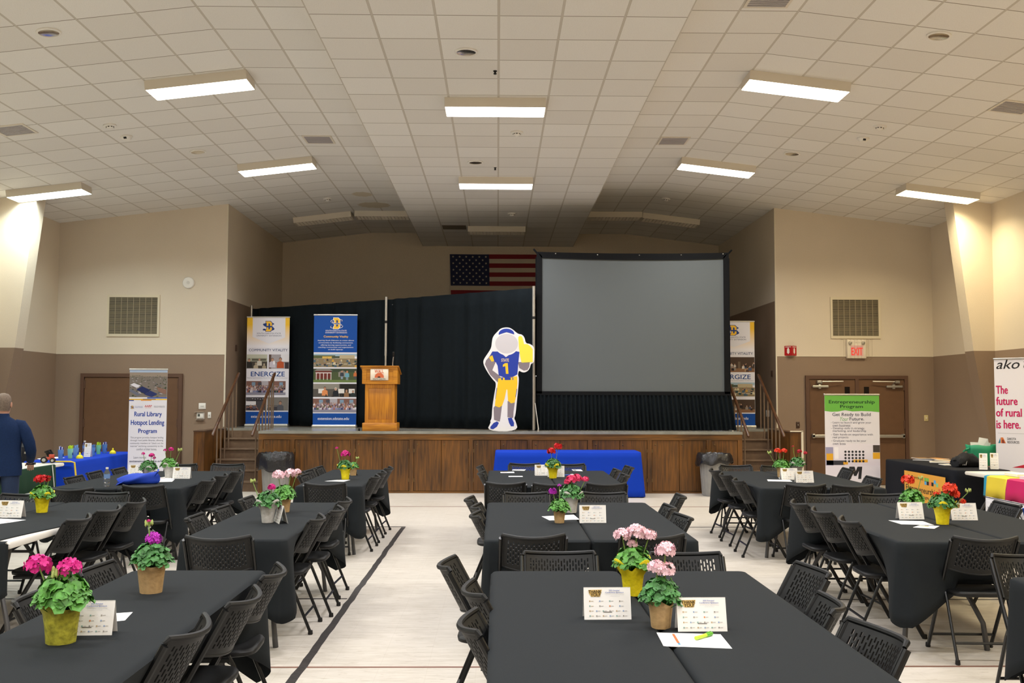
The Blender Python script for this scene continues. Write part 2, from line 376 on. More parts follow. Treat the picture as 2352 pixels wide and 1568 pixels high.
# ceiling: lowered flat strip along the ridge, upper flats beside it, sloping sides
g = G()
prof = [(-XW-.12, zceil(XW+.12)), (-XK, ZU), (-XC, ZU), (-XC, ZC), (XC, ZC), (XC, ZU), (XK, ZU), (XW+.12, zceil(XW+.12))]
ys = [YR-.12, YB+.12]
vs = []; fs = []
T = .62
uvl = {}
for i in range(len(prof)-1):
    (xa, za), (xb, zb) = prof[i], prof[i+1]; b = len(vs)
    vs += [(xa, ys[0], za), (xb, ys[0], zb), (xb, ys[1], zb), (xa, ys[1], za)]; fs.append((b, b+3, b+2, b+1))
g.add(vs, fs); g.m[2] = g.m[4] = 1
def ceil_uv(p):
    x, y, z = p; v = (y-9.38)/.632
    if abs(z-ZC) < 1e-4: return ((x+XC)/T, v)
    return ((abs(x)-XK)/T, v)
o = g.build('ceiling', [M_CEIL, mat('soffit_side', 'e6ddcd', .85)], None, 0, ceil_uv); struct(o)
# walls, painted beige over a brown wainscot
def two_tone_x(name, x0, x1, y0, y1, ztop, zs, extra=0.0):
    g = G().box(x0, y0, 0, x1, y1, zs, 1).box(x0, y0, zs, x1, y1, ztop, 0); return struct(g.build(name, WM, None, 0))
two_tone_x('wall_left', -XW-.12, -XW, YR-.12, YF+.12, zceil(XW)+.0, ZW)
two_tone_x('wall_right', XW, XW+.12, YR-.12, YF+.12, zceil(XW)+.0, ZW)
two_tone_x('wall_stage_left', XL-.12, XL, YF+.006, YB+.12, zceil(XL), ZW+ZST)
two_tone_x('wall_stage_right', XR, XR+.12, YF+.006, YB+.12, zceil(XR), ZW+ZST)
def wall_y(name, x0, x1, y0, y1, zs, lip=None):
    g = G(); g.poly([(x0, 0), (x1, 0), (x1, zs), (x0, zs)], y0, y1, 1)
    xs = sorted({x0, x1, *[v for v in (-XK, -XC, XC, XK) if x0 < v < x1]})
    top = [(x, zceil(x)) for x in xs]
    g.poly([(x0, zs), (x1, zs)]+top[::-1], y0, y1, 0)
    if lip:                     # thin return over the end of the stage wall
        a, b = lip; g.poly([(a, 0), (b, 0), (b, zs), (a, zs)], y0, y0+.005, 1); g.poly([(a, zs), (b, zs), (b, zceil(b)), (a, zceil(a))], y0, y0+.005, 0)
    return struct(g.build(name, WM, None, 0))
wall_y('wall_front_left', -XW, XL-.12, YF, YF+.12, ZW, (XL-.12, XL))
wall_y('wall_front_right', XR+.12, XW, YF, YF+.12, ZW, (XR, XR+.12))
wall_y('wall_stage_back', XL, XR, YB, YB+.12, ZW+ZST)
wall_y('wall_rear', -XW, XW, YR-.12, YR, ZW)
M_EDGE = mat('pale_corner_bead', 'd9cfba', .5)
for i, (x, s) in enumerate(((XL, -1), (XR, 1))):
    g = G().box(min(x, x+s*.02)-.003, YF-.006, ZST+.02, max(x, x+s*.02)+.003, YF+.02, zceil(x)-.02)
    struct(g.build('trim_%d' % (i+1), M_EDGE, None, 0))
for i, (xa, xb) in enumerate(((-XW, XL), (XR, XW))):
    struct(G().box(xa+.002, YF-.008, ZW-.006, xb-.002, YF, ZW+.008).build('trim_%d' % (i+3), M_EDGE, None, 0))
# tapered pilasters of the steel frame
for nm, s in (('wall_pilaster_left', -1), ('wall_pilaster_right', 1)):
    pr = [(0.05, 8.58), (.92, 8.5), (ZW, 8.23)]; pu = [(ZW, 8.23), (5.13, 7.92)]
    g = G()
    for pp, mi in ((pr, 1), (pu, 0)):
        pts = [(s*x, z) for z, x in pp]+[(s*XW, pp[-1][0]), (s*XW, pp[0][0])]
        if pp is pu: pts = [(s*8.23, ZW), (s*7.92, zceil(7.92)), (s*XW, zceil(XW)), (s*XW, ZW)]
        if s > 0: pts = pts[::-1]
        g.poly(pts, 16.8, 17.12, mi)
    struct(g.build(nm, WM, None, 0))
# floor markings
M_TAPE = mat('black_floor_tape', '2a2523', .6, noise=.5, nscale=25); M_RED = mat('brown_court_line', '7a5648', .6); M_BLK = mat('black_court_line', '2c2523', .6)
def mark(name, x0, y0, x1, y1, m, label, cat='floor line'):
    tag(G().box(x0, y0, .0003, x1, y1, .0018).build(name, m, None, 0), label, cat, 'lines marked on the floor')
g = G(); random.seed(3); ring = []
pts = [(-1.225+random.uniform(-.006, .006), 4.6+k*.17) for k in range(50) if 4.6+k*.17 < 12.99]
g.loft([[(x-.028+random.uniform(-.003, .003), y, .0004), (x+.028+random.uniform(-.003, .003), y, .0004), (x+.028, y, .002), (x-.028, y, .002)] for x, y in pts])
tag(g.build('floor_tape', M_TAPE, None, 0), 'worn black tape strip running along the open aisle floor', 'floor tape', 'lines marked on the floor')
mark('court_line', -8.5, 6.275, 8.5, 6.30, M_RED, 'thin brown line across the floor nearest the camera')
mark('court_line', -8.5, 15.33, 8.5, 15.37, M_RED, 'thin dark line across the floor in front of the stage')
mark('court_line', -6.5, 12.96, -1.2, 13.01, M_BLK, 'black cross line ending at the far end of the aisle tape')
mark('court_line', -6.5, 8.37, -1.26, 8.40, M_BLK, 'black cross line meeting the middle of the aisle tape')
mark('court_line', 2.0, 12.93, 7.5, 12.97, M_BLK, 'black cross line on the floor near the second waste bin')
mark('court_line', 1.9, 8.33, 7.5, 8.36, M_BLK, 'black cross line under the table with red geraniums in yellow')
# ---------------------------------------------------------------- doors
M_DOOR = mat('brown_door_paint', '674a33', .5, noise=.06, nscale=8); M_DFR = mat('brown_door_frame', '5c4233', .5)
M_STEEL = mat('brushed_steel', 'b9b6ae', .35, metal=.8); M_DARK = mat('dark_glass', '14100e', .15)
def door(name, x0, x1, zt, bars):
    t = bpy.data.objects.new(name, None); COL.objects.link(t); t.location = ((x0+x1)/2, YF, 0); struct(t)
    w = (x1-x0)/2
    G().frame(-w, 0, w, zt, .07, -.05, 0, bottom=False).build('door_frame', M_DFR, t, 0)
    for s in (-1, 1):
        a, b = sorted((s*.006, s*(w-.075)))
        lf = G().rbox(a, -.03, .01, b, 0, zt-.075, .004).build('door_leaf', M_DOOR, t, 0)
        for hz in (.35, 1.1, 1.85):
            G().box(s*(w-.085)-.012, -.045, hz, s*(w-.085)+.012, -.03, hz+.16).build('hinge', M_DFR, lf, 0)
        if bars:
            a, b = sorted((s*.14, s*.24)); G().box(a, -.034, 1.72, b, -.03, 1.92).build('vision_panel', M_DARK, lf, 0)
            a, b = sorted((s*.05, s*(w-.1)))
            h = G().rbox(a, -.11, .93, b, -.075, .985, .008).rbox(a, -.11, .92, a+.05, -.03, 1.0, .006).rbox(b-.05, -.11, .92, b, -.03, 1.0, .006)
            h.build('push_bar', M_STEEL, lf)
            a, b = sorted((s*(w-.12), s*(w-.44)))
            c = G().rbox(a, -.09, zt-.235, b, -.035, zt-.195, .008).rbox(a+.12, -.08, zt-.26, a+.17, -.035, zt-.17, .004)
            c.tube([(s*(w-.3), -.06, zt-.17), (s*(w-.3), -.13, zt-.12), (s*(w-.72), -.10, zt-.115)], .012, 6)
            c.rbox(s*(w-.24)-.03, -.1, zt-.15, s*(w-.24)+.06, -.05, zt-.1, .004)
            c.build('door_closer', M_STEEL, lf)
    if bars: G().box(-.035, -.05, 0, .035, 0, zt-.07).build('mullion', M_DFR, t, 0)
    return t
door('door_1', -8.1, -6.13, 2.14, False)
door('door_2', 6.05, 8.07, 2.14, True)
# ---------------------------------------------------------------- ceiling fittings
M_HOUS = mat('fixture_enamel', 'd8cfbf', .5); M_WHT = mat('white_plastic', 'e6e2da', .45)
EM = {'cool': emat('diffuser_cool', (.86, 1.0, .97), LAMP), 'mid': emat('diffuser_white', (1.0, .95, .86), LAMP),
      'violet': emat('diffuser_neutral', (1.0, .96, 1.0), LAMP), 'warm': emat('diffuser_warm', (1.0, .84, .50), LAMP)}
def on_ceiling(x, y):
    z = zceil(x) if abs(x) > XC else ZC
    a = math.atan(SL) if abs(x) > XK else 0
    return (x, y, z), (0, a if x > 0 else -a, 0)
def fixture(x, y, em, label, group):
    t = thing('ceiling_light', label, 'ceiling light', group=group)
    t.location, t.rotation_euler = on_ceiling(x, y)
    g = G().box(-.63, 0, -.12, .63, .006, 0).box(-.63, .424, -.12, .63, .43, 0).box(-.63, .006, -.12, -.624, .424, 0).box(.624, .006, -.12, .63, .424, 0).box(-.624, .006, -.03, .624, .424, -.022)
    g.build('housing', M_HOUS, t, 0)
    if em:
        G().rbox(-.622, .008, -.124, .622, .422, -.108, .004).build('diffuser', EM[em], t, 0)
        L = bpy.data.lights.new('fluorescent_tube', 'AREA'); L.shape = 'RECTANGLE'; L.size = 1.22; L.size_y = .40; L.energy = TUBE; L.spread = math.radians(148)
        L.color = {'cool': (.88, 1.0, .98), 'mid': (1.0, .985, .965), 'violet': (.98, .97, 1.0), 'warm': (1.0, .86, .56)}[em]
        lo = bpy.data.objects.new('fluorescent_tube', L); COL.objects.link(lo); lo.parent = t; lo.location = (0, .215, -.127)
    else:
        l = G()
        for k in range(17): xx = -.6+k*.075; l.box(xx-.003, .01, -.118, xx+.003, .42, -.06)
        for k in range(5): yy = .05+k*.08; l.box(-.62, yy-.003, -.118, .62, yy+.003, -.06)
        l.build('louver_grille', M_HOUS, t, 0)
    return t
LG = 'lit fluorescent ceiling boxes'
fixture(-.04, 12.0, 'violet', 'lit ceiling light on the lowered centre strip, nearer of the two', LG)
fixture(-.04, 16.4, 'violet', 'lit ceiling light on the lowered centre strip, farther of the two', LG)
fixture(-3.76, 11.98, 'mid', 'lit ceiling light on the left slope, nearest the camera', LG)
fixture(-3.77, 16.35, 'mid', 'lit ceiling light on the left slope, farther one beside the air vent', LG)
fixture(-7.62, 16.35, 'cool', 'lit ceiling light above the left tapered pilaster', LG)
fixture(3.74, 11.86, 'mid', 'lit ceiling light on the right slope, nearest the camera', LG)
fixture(3.72, 16.25, 'mid', 'lit ceiling light on the right slope, farther one beside the air vent', LG)
fixture(7.47, 16.15, 'warm', 'lit warm ceiling light above the right tapered pilaster', LG)
OFFV = 'lit fluorescent ceiling light hung above or behind the viewer'
for y in (7.62, 3.24, -1.14, -5.5):
    for x, e in ((-.04, 'violet'), (-3.76, 'mid'), (3.74, 'mid'), (-7.55, 'cool'), (7.5, 'warm')): fixture(x, y, e, OFFV, 'ceiling lights out of view')
for x, e in ((-7.55, 'cool'), (7.5, 'warm')): fixture(x, 11.95, e, OFFV, 'ceiling lights out of view')
UG = 'unlit stage ceiling boxes'
fixture(-3.84, 21.2, None, 'unlit louvered ceiling light over the stage, outermost on the left', UG)
fixture(-2.50, 21.2, None, 'unlit louvered ceiling light over the stage, inner one on the left', UG)
fixture(-.03, 21.2, None, 'unlit louvered ceiling light over the stage, on the centre strip', UG)
fixture(2.52, 21.15, None, 'unlit louvered ceiling light over the stage, inner one on the right', UG)
fixture(3.80, 21.2, None, 'unlit louvered ceiling light over the stage, outermost on the right', UG)
M_REFL = mat('downlight_reflector', 'd6d2ca', .18, metal=1.0)
def downlight(x, y, label):
    t = thing('recessed_downlight', label, 'downlight', group='unlit round downlights'); t.location, t.rotation_euler = on_ceiling(x, y)
    G().lathe([(.125, -.001), (.125, -.014), (.105, -.018), (.104, -.012)], 28, cap0=False, cap1=False).build('trim_ring', M_WHT, t)
    G().lathe([(.104, -.012), (.08, -.008), (.05, -.004), (.0005, -.003)], 24, cap0=False, cap1=False).build('reflector', M_REFL, t)
downlight(-4.77, 10.25, 'round downlight in the left slope nearest the camera')
downlight(-4.74, 15.33, 'round downlight in the left slope farther from the camera')
downlight(-.35, 10.38, 'round downlight in the centre strip nearest the camera')
downlight(-.36, 15.36, 'round downlight in the centre strip farther from the camera')
downlight(4.65, 15.25, 'round downlight in the right slope farther from the camera')
downlight(4.69, 10.17, 'round downlight in the right slope nearest the camera')
M_VENT = mat('grey_vent_metal', 'aea8a8', .5)
def ceiling_vent(x, y, label, w=.46, d=.46):
    t = thing('ceiling_vent', label, 'air vent', group='ceiling air vents'); t.location, t.rotation_euler = on_ceiling(x, y)
    G().box(-w/2, -d/2, -.012, w/2, -d/2+.03, 0).box(-w/2, d/2-.03, -.012, w/2, d/2, 0).box(-w/2, -d/2+.03, -.012, -w/2+.03, d/2-.03, 0).box(w/2-.03, -d/2+.03, -.012, w/2, d/2-.03, 0).build('vent_frame', M_HOUS, t, 0)
    g = G()
    for k in range(9):
        yy = -d/2+.045+k*(d-.08)/8; g.box(-w/2+.02, yy-.012, -.010, w/2-.02, yy+.012, -.004)
    g.build('vent_slats', M_VENT, t, 0)
ceiling_vent(-6.62, 13.3, 'pale square air vent low on the left ceiling slope')
ceiling_vent(6.46, 12.0, 'pale square air vent low on the right ceiling slope')
ceiling_vent(-2.83, 15.27, 'grey air vent left of the lowered centre strip')
ceiling_vent(2.76, 15.21, 'grey air vent right of the lowered centre strip')
ceiling_vent(2.76, 9.68, 'grey air vent cut by the top edge of the picture')
M_HOLE = mat('dark_slot', '1c1a18', .8)
def detector(x, y, label, strobe=False):
    t = thing('smoke_detector', label, 'smoke detector', group='ceiling smoke detectors'); t.location, t.rotation_euler = on_ceiling(x, y)
    if strobe:
        G().lathe([(.085, 0), (.085, -.02), (.07, -.03), (.05, -.055), (.0005, -.06)], 20, cap1=False).build('base_disc', M_WHT, t)
        G().rbox(-.02, -.075, -.05, .02, -.04, -.02, .004).build('lens', M_HOLE, t)
    else:
        G().lathe([(.088, 0), (.088, -.018), (.05, -.022), (.05, -.04), (.03, -.055), (.0005, -.057)], 20, cap1=False).build('base_disc', M_WHT, t)
        g = G()
        for k in range(8):
            a = k*PI/4; g.box(.046*math.cos(a)-.009, .046*math.sin(a)-.006, -.038, .046*math.cos(a)+.009, .046*math.sin(a)+.006, -.026)
        g.build('slot_ring', M_HOLE, t, 0)
detector(-5.42, 13.55, 'white smoke detector on the left slope, farther from the stage')
detector(-5.41, 14.14, 'white horn detector on the left slope, closer to the stage', True)
detector(5.32, 13.39, 'white smoke detector on the right slope, farther from the stage')
detector(5.32, 14.02, 'white horn detector on the right slope, closer to the stage', True)
detector(.26, 13.58, 'white smoke detector on the lowered centre strip over the hall')
detector(.28, 19.7, 'white smoke detector on the centre strip over the stage')
detector(-3.46, 19.72, 'small white smoke detector above the stage on the left slope')
detector(3.4, 19.57, 'small white smoke detector above the stage on the right slope')
for x, y, l in ((-.04, 11.0, 'small black sprinkler head on the centre strip, nearer'), (-.05, 15.73, 'small black sprinkler head on the centre strip, farther')):
    t = thing('sprinkler_head', l, 'sprinkler', (x, y, ZC), group='sprinkler heads')
    G().lathe([(.022, 0), (.022, -.008), (.012, -.01), (.012, -.03)], 10).build('stem', M_HOLE, t)
    G().lathe([(.018, -.03), (.018, -.04)], 10).build('deflector', M_HOLE, t)
M_STAIN = mat('water_stain', 'cdc1aa', .9)
for (x, y, a, b) in ((-2.72, 19.45, .2, .22), (-2.62, 20.55, .34, .3)):
    g = G(); n = 28; pts = [(x+a*math.cos(2*PI*k/n)*(1+.12*math.sin(3*k)), y+b*math.sin(2*PI*k/n)*(1+.1*math.cos(2*k)), ZU-.0015) for k in range(n)]
    tag(g.add(pts, [tuple(range(n))[::-1]]).build('water_stain', M_STAIN, None, 0), ('small ' if a < .3 else 'large ')+'brown water stain on the upper ceiling by the stage', 'stain', 'ceiling stains')
tag(G().box(-1.22, 21.1, ZC-.003, -.7, 21.62, ZC-.0005).build('ceiling_panel', mat('dark_ceiling_panel', '6d6252', .9), None, 0), 'darker ceiling panel beside the unlit centre stage light', 'ceiling panel')
# ---------------------------------------------------------------- fittings on the front walls
def wall_vent(x0, x1, z0, z1, label):
    t = thing('wall_vent', label, 'air vent', ((x0+x1)/2, YF, z0), group='large louvered wall vents'); w = (x1-x0)/2; h = z1-z0
    M = mat('vent_cream', 'd8ccb2', .5)
    G().frame(-w, 0, w, h, .04, -.022, 0, .05).build('vent_frame', M, t, 0)
    G().box(-w+.04, -.004, .05, w-.04, 0, h-.05).build('vent_back', M_HOLE, t, 0)
    g = G(); n = 40
    for k in range(n):
        z = .055+(h-.11)*k/(n-1); g.add([(-w+.04, -.018, z-.004), (w-.04, -.018, z-.004), (w-.04, -.006, z+.006), (-w+.04, -.006, z+.006)], [(0, 1, 2, 3)])
    for k in range(9):
        xx = -w+.04+(2*w-.08)*k/8; g.box(xx-.004, -.02, .05, xx+.004, -.005, h-.05)
    g.build('vent_slats', mat('vent_slat_cream', 'a99d84', .5), t, 0)
wall_vent(-7.63, -6.61, 2.86, 3.68, 'large louvered vent on the wall over the plain brown doors')
wall_vent(6.57, 7.56, 2.87, 3.69, 'large louvered vent on the wall over the EXIT sign')
t = thing('wall_speaker', 'round white disc device mounted high on the wall', 'wall device', (-6.06, YF, 3.92))
g = G(); R = lambda r, y: [(r*math.cos(2*PI*k/28), y, r*math.sin(2*PI*k/28)) for k in range(28)]
g.loft([R(.115, 0), R(.115, -.02), R(.1, -.035), R(.04, -.042)], True, True); g.build('cover', M_WHT, t)
G().loft([R(.03, -.042), R(.028, -.046)], False, True).build('badge', mat('pale_grey', 'cfcbc4', .4), t)
# exit sign
t = thing('exit_sign', 'white emergency EXIT sign with red letters in a wire guard', 'exit sign', (7.06, YF, 2.48))
G().rbox(-.19, -.06, 0, .19, 0, .37, .008).build('sign_body', mat('sign_white', 'e8dcc8', .5), t)
P = Print(t, (0, 0, 140, 140), (.38, .37), -.0605)
P.rect(26, 45, 118, 124, 'f3c9bd', 1)
P.text('EXIT', 32, 62, 112, 116, 'e03428', .05); P.done('sign_face', 'lettering')
for o in t.children:
    if o.name.startswith('lettering'): o.data.materials[0] = emat('exit_red_glow', (1.0, .06, .04), .5, (.35, .02, .015))
    if o.name.startswith('sign_face'): o.data.materials[0] = emat('exit_face_glow', (1.0, .38, .30), .2, (.45, .3, .26))
for s in (-1, 1): G().lathe([(.035, 0), (.03, .03), (.0005, .035)], 14, cap1=False).build('lamp_head', M_STEEL, t).matrix_local = Matrix.Translation((s*.13, -.06, .30)) @ Matrix.Rotation(PI/2, 4, 'X')
g = G()
for k in range(9): x = -.28+k*.07; g.tube([(x, 0, .38), (x, -.13, .36), (x, -.13, .0), (x, 0, -.03)], .002, 5)
for z in (.37,): g.tube([(-.3, -.02, z+.01), (-.3, -.13, z), (.3, -.13, z), (.3, -.02, z+.01)], .003, 5)
g.build('wire_guard', mat('guard_wire', 'a8977c', .5, metal=.4), t)
# fire extinguisher sign (V shaped)
t = thing('fire_sign', 'red folded fire extinguisher sign on the beige wall', 'safety sign', (5.77, YF, 2.53))
M_RS = mat('sign_red', 'b3151b', .45)
for s in (-1, 1):
    o = G().add([(0, -.1, 0), (s*.12, 0, 0), (s*.12, 0, .19), (0, -.1, .19), (0, -.095, 0), (s*.115, 0, 0), (s*.115, 0, .19), (0, -.095, .19)],
        [(0, 1, 2, 3), (7, 6, 5, 4), (0, 3, 7, 4), (1, 5, 6, 2), (3, 2, 6, 7), (0, 4, 5, 1)]).build('sign_panel', M_RS, t, 0)
    def mapp(u, v): return (s*.12*u, -.1*(1-u)-.0015, .19*v)
    gg = G()
    for poly in ([(.35, .35), (.65, .35), (.65, .68), (.35, .68)], [(.3, .35), (.5, .14), (.7, .35)], [(.42, .68), (.58, .68), (.58, .8), (.42, .8)], [(.12, .86), (.88, .86), (.88, .91), (.12, .91)]):
        gg.add([mapp(u if s > 0 else u, v) for u, v in poly], [tuple(range(len(poly)))])
    gg.build('pictogram', flat('f2ece6'), t, 0)
def plate(name, x0, x1, z0, z1, m, label, cat, extra=None):
    t = thing(name, label, cat, ((x0+x1)/2, YF, z0)); w = (x1-x0)/2; h = z1-z0
    G().rbox(-w, -.014, 0, w, 0, h, .006).build('cover_plate', m, t)
    if extra: extra(t, w, h)
    return t
plate('wall_plate', -5.815, -5.675, 1.45, 1.57, M_WHT, 'white square control panel above the thermostat', 'control panel', lambda t, w, h: G().rbox(-.03, -.018, h*.4, .03, -.013, h*.6, .003).build('button', mat('pale_grey', 'cfcbc4', .4), t))
def thermo(t, w, h):
    G().rbox(-.065, -.04, .01, .065, -.014, h-.01, .01).build('body', M_WHT, t); G().box(-.045, -.042, .05, .0, -.0395, .1).build('screen', mat('lcd_grey', '5d605a', .2), t)
    G().box(-w-.03, -.06, h, w, 0, h+.008).box(-w-.01, -.05, -.02, w, 0, -.012).build('guard', mat('clear_guard', 'b4a594', .2), t, 0)
plate('thermostat', -5.85, -5.70, 1.26, 1.39, M_WHT, 'white thermostat with small grey screen by the stage steps', 'thermostat', thermo)
plate('light_switch', -5.635, -5.57, 1.275, 1.395, M_WHT, 'narrow pale light switch beside the thermostat', 'light switch', lambda t, w, h: G().rbox(-.006, -.028, h*.42, .006, -.012, h*.58, .002).build('toggle', M_STEEL, t))
plate('light_switch', 8.39, 8.47, 1.25, 1.37, mat('ivory_plate', 'd6c48f', .5), 'ivory switch plate on the wall past the push bar doors', 'light switch', lambda t, w, h: G().lathe([(.012, 0), (.01, .012)], 12).build('knob', M_WHT, t).__setattr__('matrix_local', Matrix.Translation((0, -.012, h/2)) @ Matrix.Rotation(PI/2, 4, 'X')))
plate('power_outlet', 5.86, 5.93, 1.11, 1.23, mat('brown_plate', '3d271a', .5), 'dark brown wall plate next to the double doors', 'switch plate', lambda t, w, h: G().rbox(-.006, -.024, h*.42, .006, -.012, h*.58, .002).build('toggle', M_WHT, t))
t = thing('outlet_box', 'white outlet box low on the right stage wall', 'outlet box', (XR, 19.75, 1.32)); G().rbox(-.05, -.04, 0, 0, .04, .13, .005).build('box_body', M_WHT, t)
G().box(-.052, -.02, .03, -.049, .02, .1).build('socket_face', mat('pale_grey', 'cfcbc4', .4), t, 0)
t = thing('wall_bracket', 'small dark lever switch on the left stage wall', 'bracket', (XL, 19.9, 2.62)); G().rbox(0, -.02, 0, .03, .02, .12, .004).build('base_plate', mat('brown_plate', '3d271a', .5), t)
t = thing('wall_bracket', 'small dark lever switch on the right stage wall', 'bracket', (XR, 19.45, 2.12)); G().rbox(-.03, -.02, 0, 0, .02, .12, .004).build('base_plate', mat('brown_plate', '3d271a', .5), t)
# ================================================================ the stage
M_OAKD = wood('dark_oak_panel', '3a2309', '754a16', .42, 1.0, 'Z'); M_OAKH = wood('dark_oak_rail', '422a0c', '7a4f1a', .4, 1.0, 'X')
M_STF = mat('stage_floor_grey', '8b8a80', .22, noise=.12, nscale=6); M_STEP = mat('brown_step_paint', '6d5743', .55, noise=.12, nscale=14)
SL0, SR0 = -4.22, 4.36
st = thing('stage', 'wooden stage with dark oak panelled front and grey floor', 'stage', (0, 0, 0))
G().box(SL0+.02, YS+.02, .02, SR0-.02, YF+.02, ZST-.05).box(XL+.01, 19.03, .02, XR-.01, YB-.01, ZST-.05).build('platform', mat('stage_core', '3a2717', .8), st, 0)
G().box(SL0-.01, YS-.02, ZST-.045, SR0+.01, 19.03, ZST).box(XL+.005, 19.03, ZST-.045, XR-.005, YB-.005, ZST).build('stage_floor', M_STF, st, 0)
G().box(SL0, YS-.012, ZST-.15, SR0, YS+.02, ZST-.045).build('fascia_board', M_OAKH, st, 0)
G().box(SL0, YS-.006, 0.001, SR0, YS+.02, .035).build('toe_board', M_OAKH, st, 0)
for s, x in ((-1, SL0), (1, SR0)):
    G().box(min(x, x-s*.02), YS+.02, 0.001, max(x, x-s*.02), 19.03, ZST-.045).build('side_panel', M_OAKD, st, 0)
stx = [aty(u, 1060, YS).x for u in (671, 810, 945, 1082, 1217, 1355, 1492, 1628)]
stx = [SL0+.035]+stx+[SR0-.035]
M_KNOB = mat('dark_brass', '6e5a3a', .4, metal=.7)
for i, x in enumerate(stx): G().box(x-.04, YS-.01, .035, x+.04, YS+.02, ZST-.15).build('stile', M_OAKD, st, 0)
for i in range(len(stx)-1):
    a, b = stx[i]+.04, stx[i+1]-.04; mid = (a+b)/2
    cuts = [(a+.004, mid-.003), (mid+.003, b-.004)] if b-a > .7 else [(a+.004, b-.004)]
    for k, (p, q_) in enumerate(cuts):
        pn = G().rbox(p, YS-.003, .04, q_, YS+.018, ZST-.155, .004).build('access_panel', M_OAKD, st, 0)
        kx = (p+.06 if k == 0 else p+.05)
        G().lathe([(.014, 0), (.012, .008), (.006, .01)], 10).build('finger_pull', M_KNOB, pn).matrix_local = Matrix.Translation((kx, YS-.003, .86)) @ Matrix.Rotation(PI/2, 4, 'X')
        hx = p+.004 if k == 0 else q_-.004
        for hz in (.2, .72): G().box(hx-.008, YS-.014, hz, hx+.008, YS-.002, hz+.06).build('hinge', M_KNOB, pn, 0)
def staircase(x0, x1, label):
    t = thing('staircase', label, 'steps', (x0, 17.72, 0)); w = x1-x0; r = ZST/6
    for k in range(5):
        g = G().box(.004, k*.26, 0.001 if k == 0 else k*r-.02, w-.004, 1.30, (k+1)*r-.03)
        sp = g.build('riser', M_STEP, t, 0)
        G().rbox(.004, k*.26-.025, (k+1)*r-.03, w-.004, k*.26+.27, (k+1)*r, .006).build('tread', M_STEP, t)
    G().box(.004, 1.295, .002, w-.004, 1.308, ZST-.046).build('riser', M_STEP, t, 0)
staircase(-5.20, SL0-.004, 'brown painted steps up to the stage behind the tall bin with black liner')
staircase(SR0+.004, 5.24, 'brown painted steps up to the stage beside the double doors')
def cheek(x0, x1, label):  # stands on the floor beside the steps
    t = thing('step_side_wall', label, 'stair wall', ((x0+x1)/2, 17.6, 0)); w = (x1-x0)/2
    o_ = -1 if x0 < 0 else 1; a_, b_ = sorted((o_*w, o_*(w-.09)))
    G().box(-w, 0, 0, w, 1.42, ZST-.02).build('panel', M_OAKD, t, 0)
    if x0 < 0: G().box(a_, 1.421, 0, b_, 1.599, ZST-.02).build('end_panel', M_OAKD, t, 0)
    G().box(-w-.005, -.01, ZST-.02, w+.005, 1.42, ZST).build('cap', mat('cap_brown', '4b3422', .4), t, 0)
    return t
cheek(-5.41, -5.22, 'low oak side wall left of the stage steps')
c2 = cheek(5.26, 5.46, 'low oak side wall right of the stage steps')
G().box(.1, -.02, 0, .135, 0, ZST+.01).box(-.1, -.02, ZST-.0, .135, 0, ZST+.02).build('pale_edge_strip', M_EDGE, c2, 0)
M_RAILW = wood('handrail_wood', '3d2515', '5e3b20', .35, 1.0, 'Y'); M_BAL = mat('baluster_brown', '75604c', .5)
def railing(x, label, bal):
    t = thing('handrail', label, 'handrail', (x, 17.55, 0), group='stage step handrails')
    G().tube([(0, 0, 1.0), (0, .02, 1.03), (0, 1.65, 2.13), (0, 1.7, 2.15)], [.02, .028, .028, .024], 10).build('rail', M_RAILW, t)
    for y, z0 in bal:
        G().tube([(0, y, z0), (0, y, 1.02+y*.667)], .014, 8).build('baluster', M_BAL, t)
def nos(y): # top of the step under a baluster
    k = int(max(0, (17.55+y-17.72+.025))/.26); return min(ZST, (k+1)*ZST/6) if 17.55+y > 17.70 else 0
railing(-5.06, 'dark wooden handrail on the wall side of the left stage steps', [(y, nos(y)+.001) for y in (.28, .52, .78, 1.04, 1.3, 1.55)])
railing(-4.36, 'dark wooden handrail between the left stage steps and the stage', [(y, nos(y)+.001) for y in (.28, .5, .75, 1.0, 1.25, 1.45, 1.6)])
railing(4.50, 'dark wooden handrail between the right stage steps and the projection screen', [(y, nos(y)+.001) for y in (.28, .52, .78, 1.04, 1.3, 1.55)])
railing(5.14, 'dark wooden handrail on the wall side of the right stage steps', [(y, nos(y)+.001) for y in (.28, .52, .78, 1.04, 1.3, 1.55)])
# ---------------------------------------------------------------- pipe and drape
M_ALU = mat('aluminium_pole', 'c9c7c2', .3, metal=.85); M_DRAPE = mat('black_drape', '0d1418', .9, spec=.2, noise=.15, nscale=20)
P0, P1, P2 = Vector((-5.15, 20.5, ZST)), Vector((-2.19, 19.2, ZST)), Vector((.66, 17.93, ZST))
def pole(p, top, l, collar):
    t = thing('drape_pole', l, 'pole', p, group='drape support poles')
    G().lathe([(.022, 0), (.022, (top-ZST)*.55)], 12).build('lower_tube', M_ALU, t)
    G().lathe([(.027, (top-ZST)*.55), (.027, top-ZST)], 12).build('upper_tube', M_ALU, t)
    if collar: G().lathe([(.031, collar-ZST), (.031, collar-ZST+.05)], 12).build('collar', M_HOLE, t)
    G().box(-.2, -.2, .0, .2, .2, .006).build('base_plate', M_HOLE, t, 0) if p is not P2 else G().box(-.1, -.16, .0, .06, .16, .006).build('base_plate', M_HOLE, t, 0)
pole(P0-Vector((0, .0, 0)), 3.60, 'silver drape pole in the corner behind the yellow-topped banner', None)
pole(P1, 3.66, 'silver drape pole rising behind the wooden podium', 3.14)
pole(P2, 3.74, 'silver drape pole between the cutout and the projection screen', 3.13)
